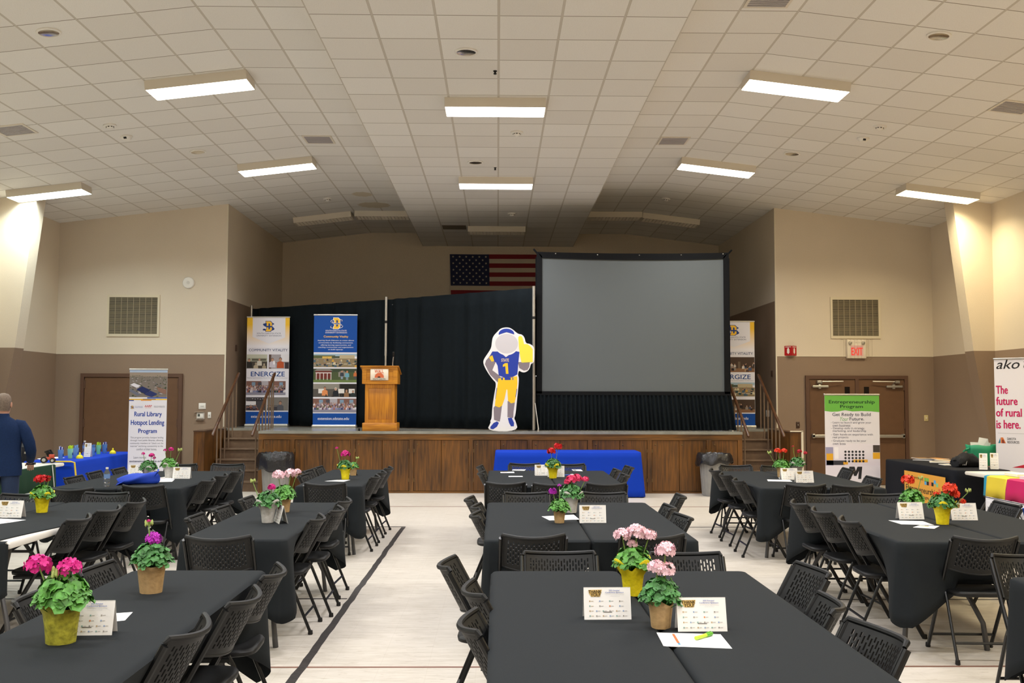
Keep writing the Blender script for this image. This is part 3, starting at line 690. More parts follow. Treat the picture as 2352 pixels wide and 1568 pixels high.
def drape(a, b, za, zb, label, seed):
    rnd = random.Random(seed); d = b-a; L = d.length; d.normalize(); nrm = Vector((-d.y, d.x, 0))
    t = thing('drape', label, 'drape', a); n = 220; rows = 10
    ph = [rnd.uniform(0, 6.28) for _ in range(5)]; fr = [rnd.uniform(5, 30) for _ in range(5)]
    g = G(); grid = []
    for j in range(rows+1):
        f = j/rows; row = []
        for i in range(n+1):
            u = i/n; s = u*L
            w = sum(math.sin(s*fr[k]+ph[k]+f*.7*math.sin(k+s)) for k in range(5))*.022*(.5+.5*f)
            p = d*s*1.0+nrm*(.05+w); ztop = za+(zb-za)*u
            row.append((p.x, p.y, (ztop-ZST)*(1-f)+.012+(0.004 if f == 1 else 0)))
        grid.append(row)
    g.loft(grid, False, False, 0, closed=False); o = g.build('curtain_panel', M_DRAPE, t, 60)
    m = o.modifiers.new('thickness', 'SOLIDIFY'); m.thickness = .006
    r = G(); z0, z1 = za-ZST-.03, zb-ZST-.03
    r.tube([nrm*.11+d*.03+Vector((0, 0, z0-.06)), nrm*.11+d*(L-.03)+Vector((0, 0, z1-.06))], .018, 8); r.build('crossbar', M_ALU, t)
drape(P0, P1, 3.52, 3.60, 'black pleated drape behind the two tall banners', 1)
drape(P1, P2, 3.60, 3.70, 'black pleated drape between podium and projection screen', 2)
# ---------------------------------------------------------------- projection screen
t = thing('projection_screen', 'large grey projection screen in a black frame with pleated black skirt', 'projection screen', (2.51, 18.1, ZST))
M_SCR = mat('grey_screen_fabric', '5f6465', .8, spec=.2); M_FRM = mat('black_frame_fabric', '0e0f11', .8, spec=.2)
hw, z0, z1 = 1.79, .70, 3.31
def sag(x): return -.035*(1-(x/hw)**2)
n = 24; top = [(-hw+.09+(2*hw-.18)*i/n, 0) for i in range(n+1)]
pts = [(x, z1-.10+sag(x)) for x, _ in top]
G().poly([(-hw+.09, z0+.01), (hw-.09, z0+.01)]+pts[::-1], -.004, .002).build('screen_fabric', M_SCR, t, 0)
g = G(); g.poly([(-hw, z0-.02), (-hw+.1, z0-.02), (-hw+.1, z1-.08), (-hw, z1)], -.03, .01); g.poly([(hw-.1, z0-.02), (hw, z0-.02), (hw, z1), (hw-.1, z1-.08)], -.03, .01)
g.poly([(x, z1-.11+sag(x)) for x, _ in top]+[(x*1.045, z1+sag(x)*.8) for x, _ in top][::-1], -.03, .01); g.box(-hw, -.03, z0-.05, hw, .01, z0+.02)
for s in (-1, 1): g.tube([(s*(hw-.03), -.01, z1-.05), (s*(hw+.06), -.02, z1+.05)], .018, 6)
g.build('frame', M_FRM, t, 0)
for s in (-1, 1):
    G().box(s*hw-.02, .01, 0, s*hw+.02, .05, z1-.1).build('frame_post', M_FRM, t, 0)
    G().box(s*(hw-.02)-.012, -.3, 0, s*(hw-.02)+.012, .5, .02).tube([(s*(hw-.02), .4, .02), (s*(hw-.02), .04, 1.0)], .012, 6).build('foot', M_ALU, t, 0)
rnd = random.Random(7); grid = []; ph = [rnd.uniform(0, 6) for _ in range(4)]
for j in range(7):
    f = j/6; row = []
    for i in range(421):
        u = i/420; x = -hw+.02+(2*hw-.0)*u+f*.09*(u-.1)
        w = .03*math.sin(u*2*PI*46+1.2*math.sin(u*23))+.008*math.sin(u*2*PI*19+ph[0]+f)
        row.append((x, -.02+w*(.5+.7*f)-.03*f, z0-.04-(z0-.05)*f))
    grid.append(row)
o = G().loft(grid, False, False, 0, closed=False).build('skirt', M_DRAPE, t, 60)
g = G()
for k in range(5): g.lathe([(.012, 0), (.012, .012)], 8, (-hw+.35+k*.78, -.036, z1-.03+sag(-hw+.35+k*.78)))
g.build('snap_studs', M_ALU, t)
g = G().tube([(-hw-.03, .0, .02), (-hw-.03, -.02, 1.0)], .012, 6).tube([(-hw-.03, -.01, .5), (-hw+.03, -.18, .02)], .012, 6).tube([(-hw-.1, 0, 1.0), (-hw+.01, 0, 1.0)], .01, 6)
g.build('leg_brace', M_ALU, t)
# ---------------------------------------------------------------- podium
M_OAK = wood('honey_oak', '9a5c14', 'c9851f', .38, 1.3, 'Z'); M_OAKX = wood('honey_oak_flat', '9e6016', 'cc8a23', .38, 1.3, 'X')
pxw = lambda u: aty(u, 950, 17.56).x
t = thing('podium', 'honey oak podium with white sign plate at the stage edge', 'podium', (pxw(872), 17.56, ZST)); 
G().rbox(-.31, 0, 0, .31, .46, .145, .008).build('plinth', M_OAKX, t)
b = G().rbox(-.265, .02, .145, .265, .42, .84, .006).build('body', M_OAK, t)
G().box(-.265, .008, .145, -.205, .02, .84).box(.205, .008, .145, .265, .02, .84).box(-.205, .008, .145, .205, .02, .205).box(-.205, .008, .765, .205, .02, .84).build('panel_frame', M_OAK, b, 0)
hd = G()
hd.loft([[(-.315, -.02, .84), (.315, -.02, .84), (.315, .44, .84), (-.315, .44, .84)], [(-.315, -.02, 1.14), (.315, -.02, 1.14), (.315, .44, 1.02), (-.315, .44, 1.02)]]); h = hd.build('head_box', M_OAKX, t, 0)
G().box(-.315, -.03, .84, -.24, -.02, 1.14).box(.24, -.03, .84, .315, -.02, 1.14).box(-.24, -.03, .84, .24, -.02, .89).box(-.24, -.03, 1.085, .24, -.02, 1.14).build('panel_frame', M_OAKX, h, 0)
G().loft([[(-.35, -.05, 1.145), (.34, -.05, 1.145), (.34, .47, 1.015), (-.35, .47, 1.015)], [(-.35, -.05, 1.165), (.34, -.05, 1.165), (.34, .47, 1.035), (-.35, .47, 1.035)]]).build('top_board', M_OAKX, t, 0)
g = G(); R = lambda x: g.lathe([(.022, -.012), (.022, .012)], 12, (0, 0, 0))
for x in (-.40, -.335):
    w = G().tube([(x-.0, .16, .024), (x+.03, .16, .024)], .024, 14); w.build('caster', M_HOLE, t)
s = thing('sign_plate', 'white plate with orange sun on the podium front', 'sign', (pxw(872)-.008, 17.53, ZST+.905))
G().rbox(-.16, -.006, 0, .16, 0, .2, .003).build('plate', mat('sign_white', 'e8e2da', .4), s)
P = Print(s, (1466, 797, 1673, 918), (.32, .2), -.0062)
n = 24; P.polyg([(1569+54*math.cos(a*PI/n), 891-54*math.sin(a*PI/n)) for a in range(n+1)], 'd9744a', 1)
for k in range(5): P.rect(1516, 850+k*9, 1622, 852+k*9, 'c25a38', 2)
P.polyg([(1548, 891), (1552, 880), (1566, 876), (1580, 880), (1586, 891)], '3b1a12', 3)
P.text('WALL', 1514, 802, 1620, 840, 'd4683c', .035).text('SOUTH DAKOTA', 1498, 897, 1640, 914, '2a1712', .025); P.done('sun_print', 'lettering')
g = G()
for x in (-.145, .145):
    for z in (.015, .185): g.lathe([(.005, 0), (.005, .002)], 8, (x, -.008, z))
g.build('corner_screws', M_STEEL, s)
m_ = thing('microphone', 'gooseneck microphone standing on the podium top', 'microphone', (pxw(899), 17.75, ZST+1.105))
G().tube([(0, 0, 0), (-.005, 0, .1), (.004, -.01, .2), (.01, -.02, .23)], .009, 8).build('gooseneck', M_STEEL, m_)
G().tube([(.01, -.02, .23), (.012, -.05, .31)], [.012, .018], 10).build('capsule', M_HOLE, m_); G().lathe([(.035, 0), (.03, .012), (.012, .02)], 14).build('base', M_HOLE, m_)
# ---------------------------------------------------------------- flag
t = thing('flag', 'United States flag hung flat high on the stage back wall', 'flag', (-1.19, YB-.012, 3.77))
LW, LH = 2.42, 1.45
def wav(x, z): return -.008-.010*math.sin(3*x+2*z)-.006*math.sin(7*x)-.02*(1-z/LH)*math.sin(x*2.2+1)**2
def cloth_rect(name, x0, z0, x1, z1, m, off=0.0, nx=16, nz=3):
    g = G(); g.loft([[(x0+(x1-x0)*i/nx+.05*(1-z/LH)*(1-(x0+(x1-x0)*i/nx)/LW), wav(x0+(x1-x0)*i/nx, z)-off, z) for i in range(nx+1)] for z in [z0+(z1-z0)*j/nz for j in range(nz+1)]], False, False, 0, closed=False)
    return g.build(name, m, t, 60)
M_FR, M_FW, M_FB = mat('flag_red', '7d1a22', .8), mat('flag_white', 'c8bba6', .8), mat('flag_blue', '1f2547', .8)
cloth_rect('white_field', 0, 0, LW, LH, M_FW, -.004, 30, 14)
for k in range(0, 13, 2):
    z1_ = LH-k*LH/13; cloth_rect('red_stripe', 0 if k > 6 else .96, z1_-LH/13, LW, z1_, M_FR)
cloth_rect('canton', 0, LH*6/13, .97, LH, M_FB, .002, 14, 8)
g = G()
for r in range(9):
    for c in range(6 if r % 2 == 0 else 5):
        cx = .08+c*.162+(0 if r % 2 == 0 else .081); cz = LH-.05-(r+.15)*.0815
        pts = []
        for k in range(10):
            rr = .03 if k % 2 == 0 else .0125; a = PI/2+k*PI/5
            x, z = cx+rr*math.cos(a), cz+rr*math.sin(a); pts.append((x+.05*(1-z/LH)*(1-x/LW), wav(x, z)-.007, z))
        g.add(pts+[(cx+.05*(1-cz/LH)*(1-cx/LW), wav(cx, cz)-.007, cz)], [(10, k, (k+1) % 10) for k in range(10)])
g.build('star_print', M_FW, t, 0)
G().box(-.012, -.01, 0, .03, 0, LH).build('header_tape', M_FW, t, 0)
# ---------------------------------------------------------------- cardboard standee
t = thing('standee', 'white cardboard cutout of a faceless figure in blue jersey and yellow trousers', 'cutout', (aty(1169, 900, 17.55).x, 17.56, ZST))
Y, BLU, GRY, WH = 'f5c32c', '2a3f9e', '857a80', 'e9e6e6'
zx = (1080+220/5.806, 0)
PW = (1227-1115)*17.55/FOC
P = Print(t, (180, 125, 865, 1512), (685/5.806*17.55/FOC, 1387/5.806*17.55/FOC), -.0)
out = [(225, 1510), (285, 1390), (272, 1380), (295, 1340), (300, 1200), (330, 1000), (355, 870), (310, 830), (230, 720), (180, 620), (180, 560), (250, 460), (285, 400), (292, 330), (305, 250), (370, 180), (410, 140), (480, 125), (550, 135), (640, 215), (690, 218), (730, 260), (745, 340), (800, 345), (850, 380), (862, 430), (860, 580), (840, 605), (815, 610), (795, 690), (740, 730), (690, 725), (655, 700), (640, 760), (655, 800), (650, 900), (630, 1100), (610, 1300), (590, 1340), (610, 1370), (650, 1510)]
G().poly([(P.X(u), P.Zz(v)) for u, v in smooth_poly(out)], 0, .006).build('cutout_board', mat('white_foam_board', 'e6e4e4', .5), t, 0)
P.polyg([(250, 530), (300, 450), (345, 590), (300, 700), (380, 760), (420, 800), (415, 850), (370, 860), (270, 760), (200, 620), (215, 570)], GRY, 1)
P.polyg([(640, 590), (800, 590), (795, 650), (770, 695), (720, 705), (660, 670)], GRY, 1)
P.polyg([(340, 1170), (432, 1160), (410, 1340), (400, 1385), (325, 1360), (318, 1200)], GRY, 1).polyg([(505, 1110), (602, 1120), (585, 1250), (580, 1335), (503, 1325)], GRY, 1)
P.polyg([(365, 1380), (390, 1400), (365, 1450), (315, 1485), (280, 1480), (275, 1455), (320, 1400)], BLU, 2).polyg([(508, 1335), (560, 1330), (592, 1400), (588, 1445), (550, 1445), (525, 1400)], BLU, 2)
P.polyg([(380, 810), (632, 780), (636, 880), (615, 1060), (598, 1130), (550, 1140), (510, 1105), (500, 960), (490, 955), (465, 1080), (432, 1170), (395, 1195), (335, 1175), (345, 1080), (365, 940)], Y, 2)
P.polyg([(345, 1080), (365, 940), (358, 930), (340, 1085)], BLU, 3).polyg([(615, 1060), (632, 950), (626, 945), (609, 1050)], BLU, 3)
P.polyg([(275, 500), (300, 450), (390, 450), (480, 525), (600, 442), (662, 455), (645, 620), (635, 755), (570, 790), (470, 800), (385, 770), (370, 640), (345, 590), (320, 585)], BLU, 2)
P.polyg([(255, 530), (300, 500), (325, 580), (290, 585)], Y, 3).rect(420, 795, 580, 830, BLU, 3).rect(440, 800, 465, 830, Y, 4).rect(545, 800, 570, 830, Y, 4)
P.polyg([(490+160*math.cos(k*PI/18), 350+150*math.sin(k*PI/18)) for k in range(36)], WH, 3)
P.polyg([(490+152*math.cos(k*PI/18), 345+132*math.sin(k*PI/18)) for k in range(36)], 'c9c5c8', 4)
P.polyg([(385, 225)]+[(487-105*math.cos(k*PI/10), 215-72*math.sin(k*PI/10)) for k in range(11)]+[(590, 220), (490, 190)], BLU, 5)
P.polyg([(645, 260), (660, 242), (690, 245), (705, 275), (722, 350), (770, 350), (815, 385), (838, 420), (838, 590), (690, 598), (672, 520), (655, 400)], 'f0dd4a', 4)
P.text('STATE', 420, 545, 520, 585, 'f0d9a0', .03, layer=4).polyg([(440, 655), (440, 628), (470, 605), (505, 605), (516, 748), (482, 748), (472, 645)], Y, 4); P.done('printed_figure', 'lettering')
G().poly([(-.05, 0), (.1, 0), (.1, .5)], .006, .010).build('easel_back', mat('white_foam_board', 'e6e4e4', .5), t, 0).matrix_local = Matrix.Translation((0, .0, 0))
G().add([(-.1, .006, .001), (.1, .006, .001), (0, .3, .001), (0, .006, .5)], [(0, 1, 2), (0, 3, 1), (0, 2, 3), (1, 3, 2)]).build('easel_back', mat('white_foam_board', 'e6e4e4', .5), t, 0)
# ---------------------------------------------------------------- roll-up banners
NV, BL, YL = '1d3f87', '0f4a9c', 'f3c13c'
def grad_mat(name, a, b):
    if name in MATS: return MATS[name]
    q = NT(name); sx = q.n('SeparateXYZ', i_0=q.n('TexCoord').outputs['UV'])
    q.l(q.ramp(sx.outputs[1], [(0.05, lin(b)), (.75, lin(a))]), q.b.inputs['Base Color']); q.b.inputs['Roughness'].default_value = .5; MATS[name] = q.m; return q.m
def stand(loc, rz, w, h, label, base=True):
    t = thing('rollup_banner', label, 'banner', loc, rz)
    G().box(-w/2, -.002, .055, w/2, .002, h).build('banner_sheet', mat('banner_white', 'e4e2ea', .5), t, 0)
    G().rbox(-w/2-.01, -.012, h-.012, w/2+.01, .012, h+.012, .004).build('top_rail', M_ALU, t)
    G().rbox(-w/2-.015, -.07, .0, w/2+.015, .07, .06, .015).build('base_cassette', M_ALU, t)
    G().tube([(0, .03, .05), (0, .012, h)], .008, 6).build('support_pole', M_ALU, t); return t
def logo(P, a, b, c, d, edge, white=False):
    u = lambda f: a+(c-a)*f
    v = lambda f: b+(d-b)*f
    o = 'f2eee6' if white else NV
    P.text('S', u(-.03), v(.12), u(1.03), v(.98), 'f2eee6', .06, layer=2)
    P.text('S', u(.0), v(.15), u(1.0), v(.95), NV, .06, layer=3)
    for k, (col, e) in enumerate(((o, .045), (YL, 0))):     # slab-serif block D over the S
        L = 4+k
        P.polyg([(u(.2-e), v(.0-e)), (u(.2-e), v(.17+e)), (u(.28-e), v(.17+e)), (u(.28-e), v(.83-e)), (u(.2-e), v(.83-e)), (u(.2-e), v(1+e)), (u(.62+e), v(1+e)), (u(.8+e), v(.84+e)), (u(.8+e), v(.16-e)), (u(.62+e), v(-e))][::1], col, L)
    P.polyg([(u(.46), v(.2)), (u(.46), v(.8)), (u(.56), v(.8)), (u(.61), v(.74)), (u(.61), v(.26)), (u(.56), v(.2))], NV, 6)
    P.polyg([(u(.05), v(.42)), (u(.3), v(.6)), (u(.8), v(.6)), (u(.97), v(.72)), (u(.97), v(.6)), (u(.75), v(.46)), (u(.28), v(.46)), (u(.05), v(.3))], 'f2eee6' if white else NV, 7)
    P.polyg([(u(.1), v(.42)), (u(.3), v(.57)), (u(.8), v(.57)), (u(.93), v(.66)), (u(.93), v(.61)), (u(.74), v(.49)), (u(.27), v(.49)), (u(.1), v(.36))], NV, 8)
def energize(loc, rz, w, h, label, alt=False):
    t = stand(loc, rz, w, h, label); P = Print(t, (122, 232, 586, 1425), (w, h), -.002)
    P.photo(122, 232, 586, 565, grad_mat('yellow_fade_print', 'f2c024', 'ece9f0'), 'yellow_field', 1)
    P.polyg([(183, 450), (362, 522), (540, 455), (540, 238), (183, 238)], 'e4e2ea', 2)
    logo(P, 305, 278, 415, 388, 'e4e2ea')
    P.text('SOUTH DAKOTA STATE', 230, 402, 490, 418, '55607c', .01).text('UNIVERSITY EXTENSION', 226, 427, 495, 443, '55607c', .01)
    P.text('COMMUNITY VITALITY', 146, 578, 568, 606, '27406f', .012).text('ENERGIZE', 172, 827, 540, 878, '164488', .03)
    P.text('Exploring Innovative Rural Communities Conference', 136, 888, 572, 904, '9b9aa6')
    if not alt:
        P.snap(124, 640, 348, 793, 'room', 1).snap(365, 640, 584, 795, 'speaker', 2).snap(124, 930, 552, 1078, 'group', 3).snap(124, 1105, 340, 1250, 'hall', 4).snap(355, 1105, 584, 1250, 'portrait', 5)
    else: P.snap(136, 632, 584, 800, 'meeting', 6).snap(124, 915, 584, 1070, 'picnic', 7).snap(150, 1105, 584, 1250, 'meeting', 8)
    P.rect(122, 1262, 586, 1400, BL, 1).text('extension.sdstate.edu', 182, 1298, 510, 1328, 'e4e2ea', .02); P.done()
energize((aty(614, 900, 19.92).x, 19.92, ZST), 0, .86, 2.22, 'roll-up banner with yellow top standing next to the stage steps')
energize((4.72, 19.55, ZST), 0, .86, 2.14, 'roll-up banner with yellow corner half hidden behind the projection screen', True)
t = stand((aty(769, 900, 19.34).x, 19.34, ZST), 0, .85, 2.22, 'deep blue roll-up banner beside the oak podium'); P = Print(t, (845, 216, 1318, 1430), (.85, 2.22), -.002)
P.rect(845, 222, 1318, 620, BL, 1); logo(P, 1037, 248, 1150, 365, BL, True)
P.text('SOUTH DAKOTA STATE', 972, 378, 1203, 393, 'e4e2ea', .02).text('UNIVERSITY EXTENSION', 970, 400, 1206, 414, 'e4e2ea', .02).text('Community Vitality', 953, 438, 1222, 466, YL, .03)
for s_, a, b, c in (('Inspiring South Dakotans to create vibrant', 888, 484, 1286), ('communities by facilitating connections,', 897, 509, 1274), ('offering learning opportunities, and', 921, 534, 1253), ('coaching communities and organizations', 893, 558, 1279), ('to build capacity.', 1004, 582, 1166)): P.text(s_, a, b, c, b+17, 'dfe3ee', .02, .25)
P.snap(845, 634, 1318, 780, 'picnic', 11).snap(845, 795, 1318, 943, 'farm', 12).snap(845, 958, 1318, 1100, 'panel', 13).snap(845, 1117, 1318, 1260, 'group', 14)
P.rect(845, 1275, 1318, 1404, BL, 1).text('extension.sdstate.edu', 899, 1316, 1239, 1345, 'e4e2ea', .02); P.done()
# ================================================================ tables and cloths
M_CLOTH = mat('black_tablecloth', '1c2023', .85, spec=.2, bump=.12, nscale=350)
M_TTOP = mat('white_table_plastic', 'dcd9d2', .4); M_TLEG = mat('grey_table_steel', '4b4a4a', .45, metal=.3)
TZ = .75
def sstep(a, b, x):
    t = max(0.0, min(1.0, (x-a)/(b-a))); return t*t*(3-2*t)
def table(x0, x1, y0, y1, label, top_m=None, ztop=TZ-.006, group='folding tables'):
    t = thing('folding_table', label, 'table', ((x0+x1)/2, (y0+y1)/2, 0), group=group); w, l = (x1-x0)/2-.04, (y1-y0)/2-.04
    G().rbox(-w, -l, ztop-.045, w, l, ztop, .012).build('tabletop', top_m or M_TTOP, t)
    long_y = l >= w
    L, Wd = (l, w) if long_y else (w, l)
    def P_(a, b, z): return (b, a, z) if long_y else (a, b, z)
    for s in (-1, 1):
        for q in (-1, 1):
            G().tube([P_(s*(L-.45), q*(Wd*.35), ztop-.05), P_(s*(L-.34), q*(Wd*.38), .5), P_(s*(L-.22), q*(Wd-.14), .33), P_(s*(L-.17), q*(Wd-.08), .18), P_(s*(L-.16), q*(Wd-.06), .001)], [.013, .015, .017, .017, .019], 8).build('leg', M_TLEG, t)
        G().tube([P_(s*(L-.25), -(Wd-.13), .36), P_(s*(L-.25), Wd-.13, .36)], .013, 6).build('stretcher', M_TLEG, t)
    return t
def cloth(x0, x1, y0, y1, label, sides, corners, z=TZ, m=None, group='black tablecloths', seed=0, bare=0.0, rc=.05, fold=.022, floor=False, nm='tablecloth'):
    """sides: {'L','R','N','F'} -> (drop, lean outwards); corners: (NL, NR, FR, FL) -> extra drop at that corner."""
    rnd = random.Random(seed); w, l = (x1-x0)/2, (y1-y0)/2; cx, cy = (x0+x1)/2, (y0+y1)/2
    per = []; stp = .045
    def edge(a, b, side):
        n = max(2, int((Vector(b)-Vector(a)).length/stp))
        for i in range(n): per.append((Vector(a).lerp(Vector(b), i/n), side))
    def arc(c, a0, s1, s2, k):
        for i in range(8): a = a0+i/8*PI/2; per.append((Vector((c[0]+rc*math.cos(a), c[1]+rc*math.sin(a))), (s1, s2, i/8, k)))
    a, b = w-rc, l-rc
    edge((-a, -l), (a, -l), 'N'); arc((a, -b), -PI/2, 'N', 'R', 1); edge((w, -b), (w, b), 'R'); arc((a, b), 0, 'R', 'F', 2)
    edge((a, l), (-a, l), 'F'); arc((-a, b), PI/2, 'F', 'L', 3); edge((-w, b), (-w, -b), 'L'); arc((-a, -b), PI, 'L', 'N', 0)
    cpos = [Vector((-w, -l)), Vector((w, -l)), Vector((w, l)), Vector((-w, l))]
    nv = {'N': Vector((0, -1)), 'R': Vector((1, 0)), 'F': Vector((0, 1)), 'L': Vector((-1, 0))}
    N = len(per); data = []
    ph = [rnd.uniform(0, 6.28) for _ in range(3)]
    for i, (p, sd) in enumerate(per):
        if isinstance(sd, str): d, f = sides[sd]; n = nv[sd]
        else:
            (d1, f1), (d2, f2) = sides[sd[0]], sides[sd[1]]; t = sd[2]; d = d1+(d2-d1)*t; f = f1+(f2-f1)*t; n = (nv[sd[0]]*math.cos(t*PI/2)+nv[sd[1]]*math.sin(t*PI/2)).normalized()
        k = min(range(4), key=lambda q: (p-cpos[q]).length); dist = (p-cpos[k]).length
        cw = max(0.0, 1-dist/.5)
        ex = corners[k]
        if ex: d = d+ex*cw**1.05; f = f*(1-cw)**2+(.04)*cw
        s = i*stp
        wv = math.sin(s*11+ph[0])*.5+math.sin(s*5.3+ph[1])*.5
        amp = fold*(.35+1.4*sstep(0, .8, cw) if ex else .35)
        data.append((p, n, d, f, wv*amp, cw if ex else 0))
    rings = []
    def ring(fn): rings.append([fn(*q) for q in data])
    bar = lambda p: (bare*sstep(0, 1, (-l+1.25-p.y)/1.2) if bare and p.x > 0 and p.y < -l+1.25 else 0.0)
    for ins in (.042, .026, .012):
        ring(lambda p, n, d, f, wv, cw: (cx+p.x-n.x*ins-(bar(p)*n.x if n.x > 0 else 0), cy+p.y-n.y*ins, z-(0.0 if ins > .02 else .002)))
    ring(lambda p, n, d, f, wv, cw: (cx+p.x-(bar(p) if n.x > .5 else 0), cy+p.y, z-(.001 if bar(p) > .02 and n.x > .5 else .012)))
    for q in (.12, .25, .4, .55, .7, .85, 1.0):
        def fn(p, n, d, f, wv, cw):
            bb = bar(p) > .02 and n.x > .5; dd = .016 if bb else d
            o = 0 if bb else f*q+wv*q; bx = bar(p) if n.x > .5 else 0
            zz = z-.0012 if bb else z-.012-(dd-.012)*q
            return (cx+p.x+n.x*o-bx, cy+p.y+n.y*o, max(zz, .004))
        ring(fn)
    g = G(); g.loft(rings, True, False)
    o = g.build(nm, m or M_CLOTH, None, 60); o.data.polygons[len(rings[0])*(len(rings)-1)].use_smooth = True
    md = o.modifiers.new('thickness', 'SOLIDIFY'); md.thickness = .003; md.offset = -1
    return tag(o, label, 'tablecloth', group)
CH = (.27, -.15)      # sides pushed in by chairs
FR = (.36, .015)      # sides hanging free
EN = (.29, -.11)      # ends with chairs
IN = (.16, 0.0)       # edge against the neighbouring cloth
def pair(xa, xm, xb, y0, y1, desc, near, far, seed, right_bare=0, kind='table'):
    table(xa, xm-.004, y0, y1, 'folding table under the left cloth of the %s' % desc); table(xm+.004, xb, y0, y1, 'folding table under the right cloth of the %s' % desc)
    cloth(xa, xm-.006, y0, y1, 'black tablecloth on the left half of the %s' % desc, {'L': CH, 'R': IN, 'N': near, 'F': far}, (.28, 0, 0, .28), seed=seed)
    cloth(xm+.006, xb, y0, y1, 'black tablecloth on the right half of the %s' % desc, {'L': IN, 'R': CH, 'N': near, 'F': far}, (0, .28 if not right_bare else 0, .28, 0), seed=seed+1, bare=right_bare)
def single(xa, xb, y0, y1, desc, near, far, seed):
    table(xa, xb, y0, y1, 'white folding table under the black cloth of the %s' % desc)
    cloth(xa, xb, y0, y1, 'black tablecloth on the %s' % desc, {'L': CH, 'R': CH, 'N': near, 'F': far}, (.28, .28, .28, .28), seed=seed)
D = {'A': 'double table holding two pink geraniums', 'B': 'double table holding purple and rose geraniums', 'C': 'double table before the blue-clothed table',
     'L1': 'narrow table holding the olive-wrapped geranium', 'L2': 'narrow table holding pale pink geraniums', 'L3': 'narrow table near the tall lined bin',
     'M1': 'double table beside the suited man', 'M2': 'double table holding the blue bag', 'R1': 'double table holding red geraniums in yellow', 'R2': 'double table near the green-topped banner', 'R0': 'table cut off by the picture edge'}
pair(-.03, .672, 1.365, 2.98, 5.43, D['A'], FR, EN, 10)
pair(-.085, .63, 1.345, 6.56, 8.92, D['B'], EN, EN, 20)
pair(-.11, .64, 1.385, 10.5, 12.76, D['C'], EN, EN, 30)
single(-1.99, -1.26, 3.0, 5.45, D['L1'], FR, FR, 40)
single(-2.11, -1.40, 6.58, 8.9, D['L2'], EN, FR, 50)
single(-2.15, -1.44, 10.5, 12.88, D['L3'], EN, FR, 60)
pair(-4.56, -3.84, -3.14, 6.46, 8.9, D['M1'], FR, EN, 70, right_bare=.14)
pair(-4.63, -3.93, -3.27, 10.2, 12.6, D['M2'], EN, EN, 80)
pair(2.65, 3.42, 4.14, 6.48, 8.9, D['R1'], EN, EN, 90)
pair(2.77, 3.45, 4.1, 10.3, 12.7, D['R2'], EN, EN, 100)
table(2.72, 3.42, 2.9, 5.25, 'white folding table under the black cloth at the picture edge'); cloth(2.72, 3.42, 2.9, 5.25, 'black tablecloth on the table cut off by the picture edge', {'L': CH, 'R': CH, 'N': FR, 'F': EN}, (.28, .28, .28, .28), seed=110)
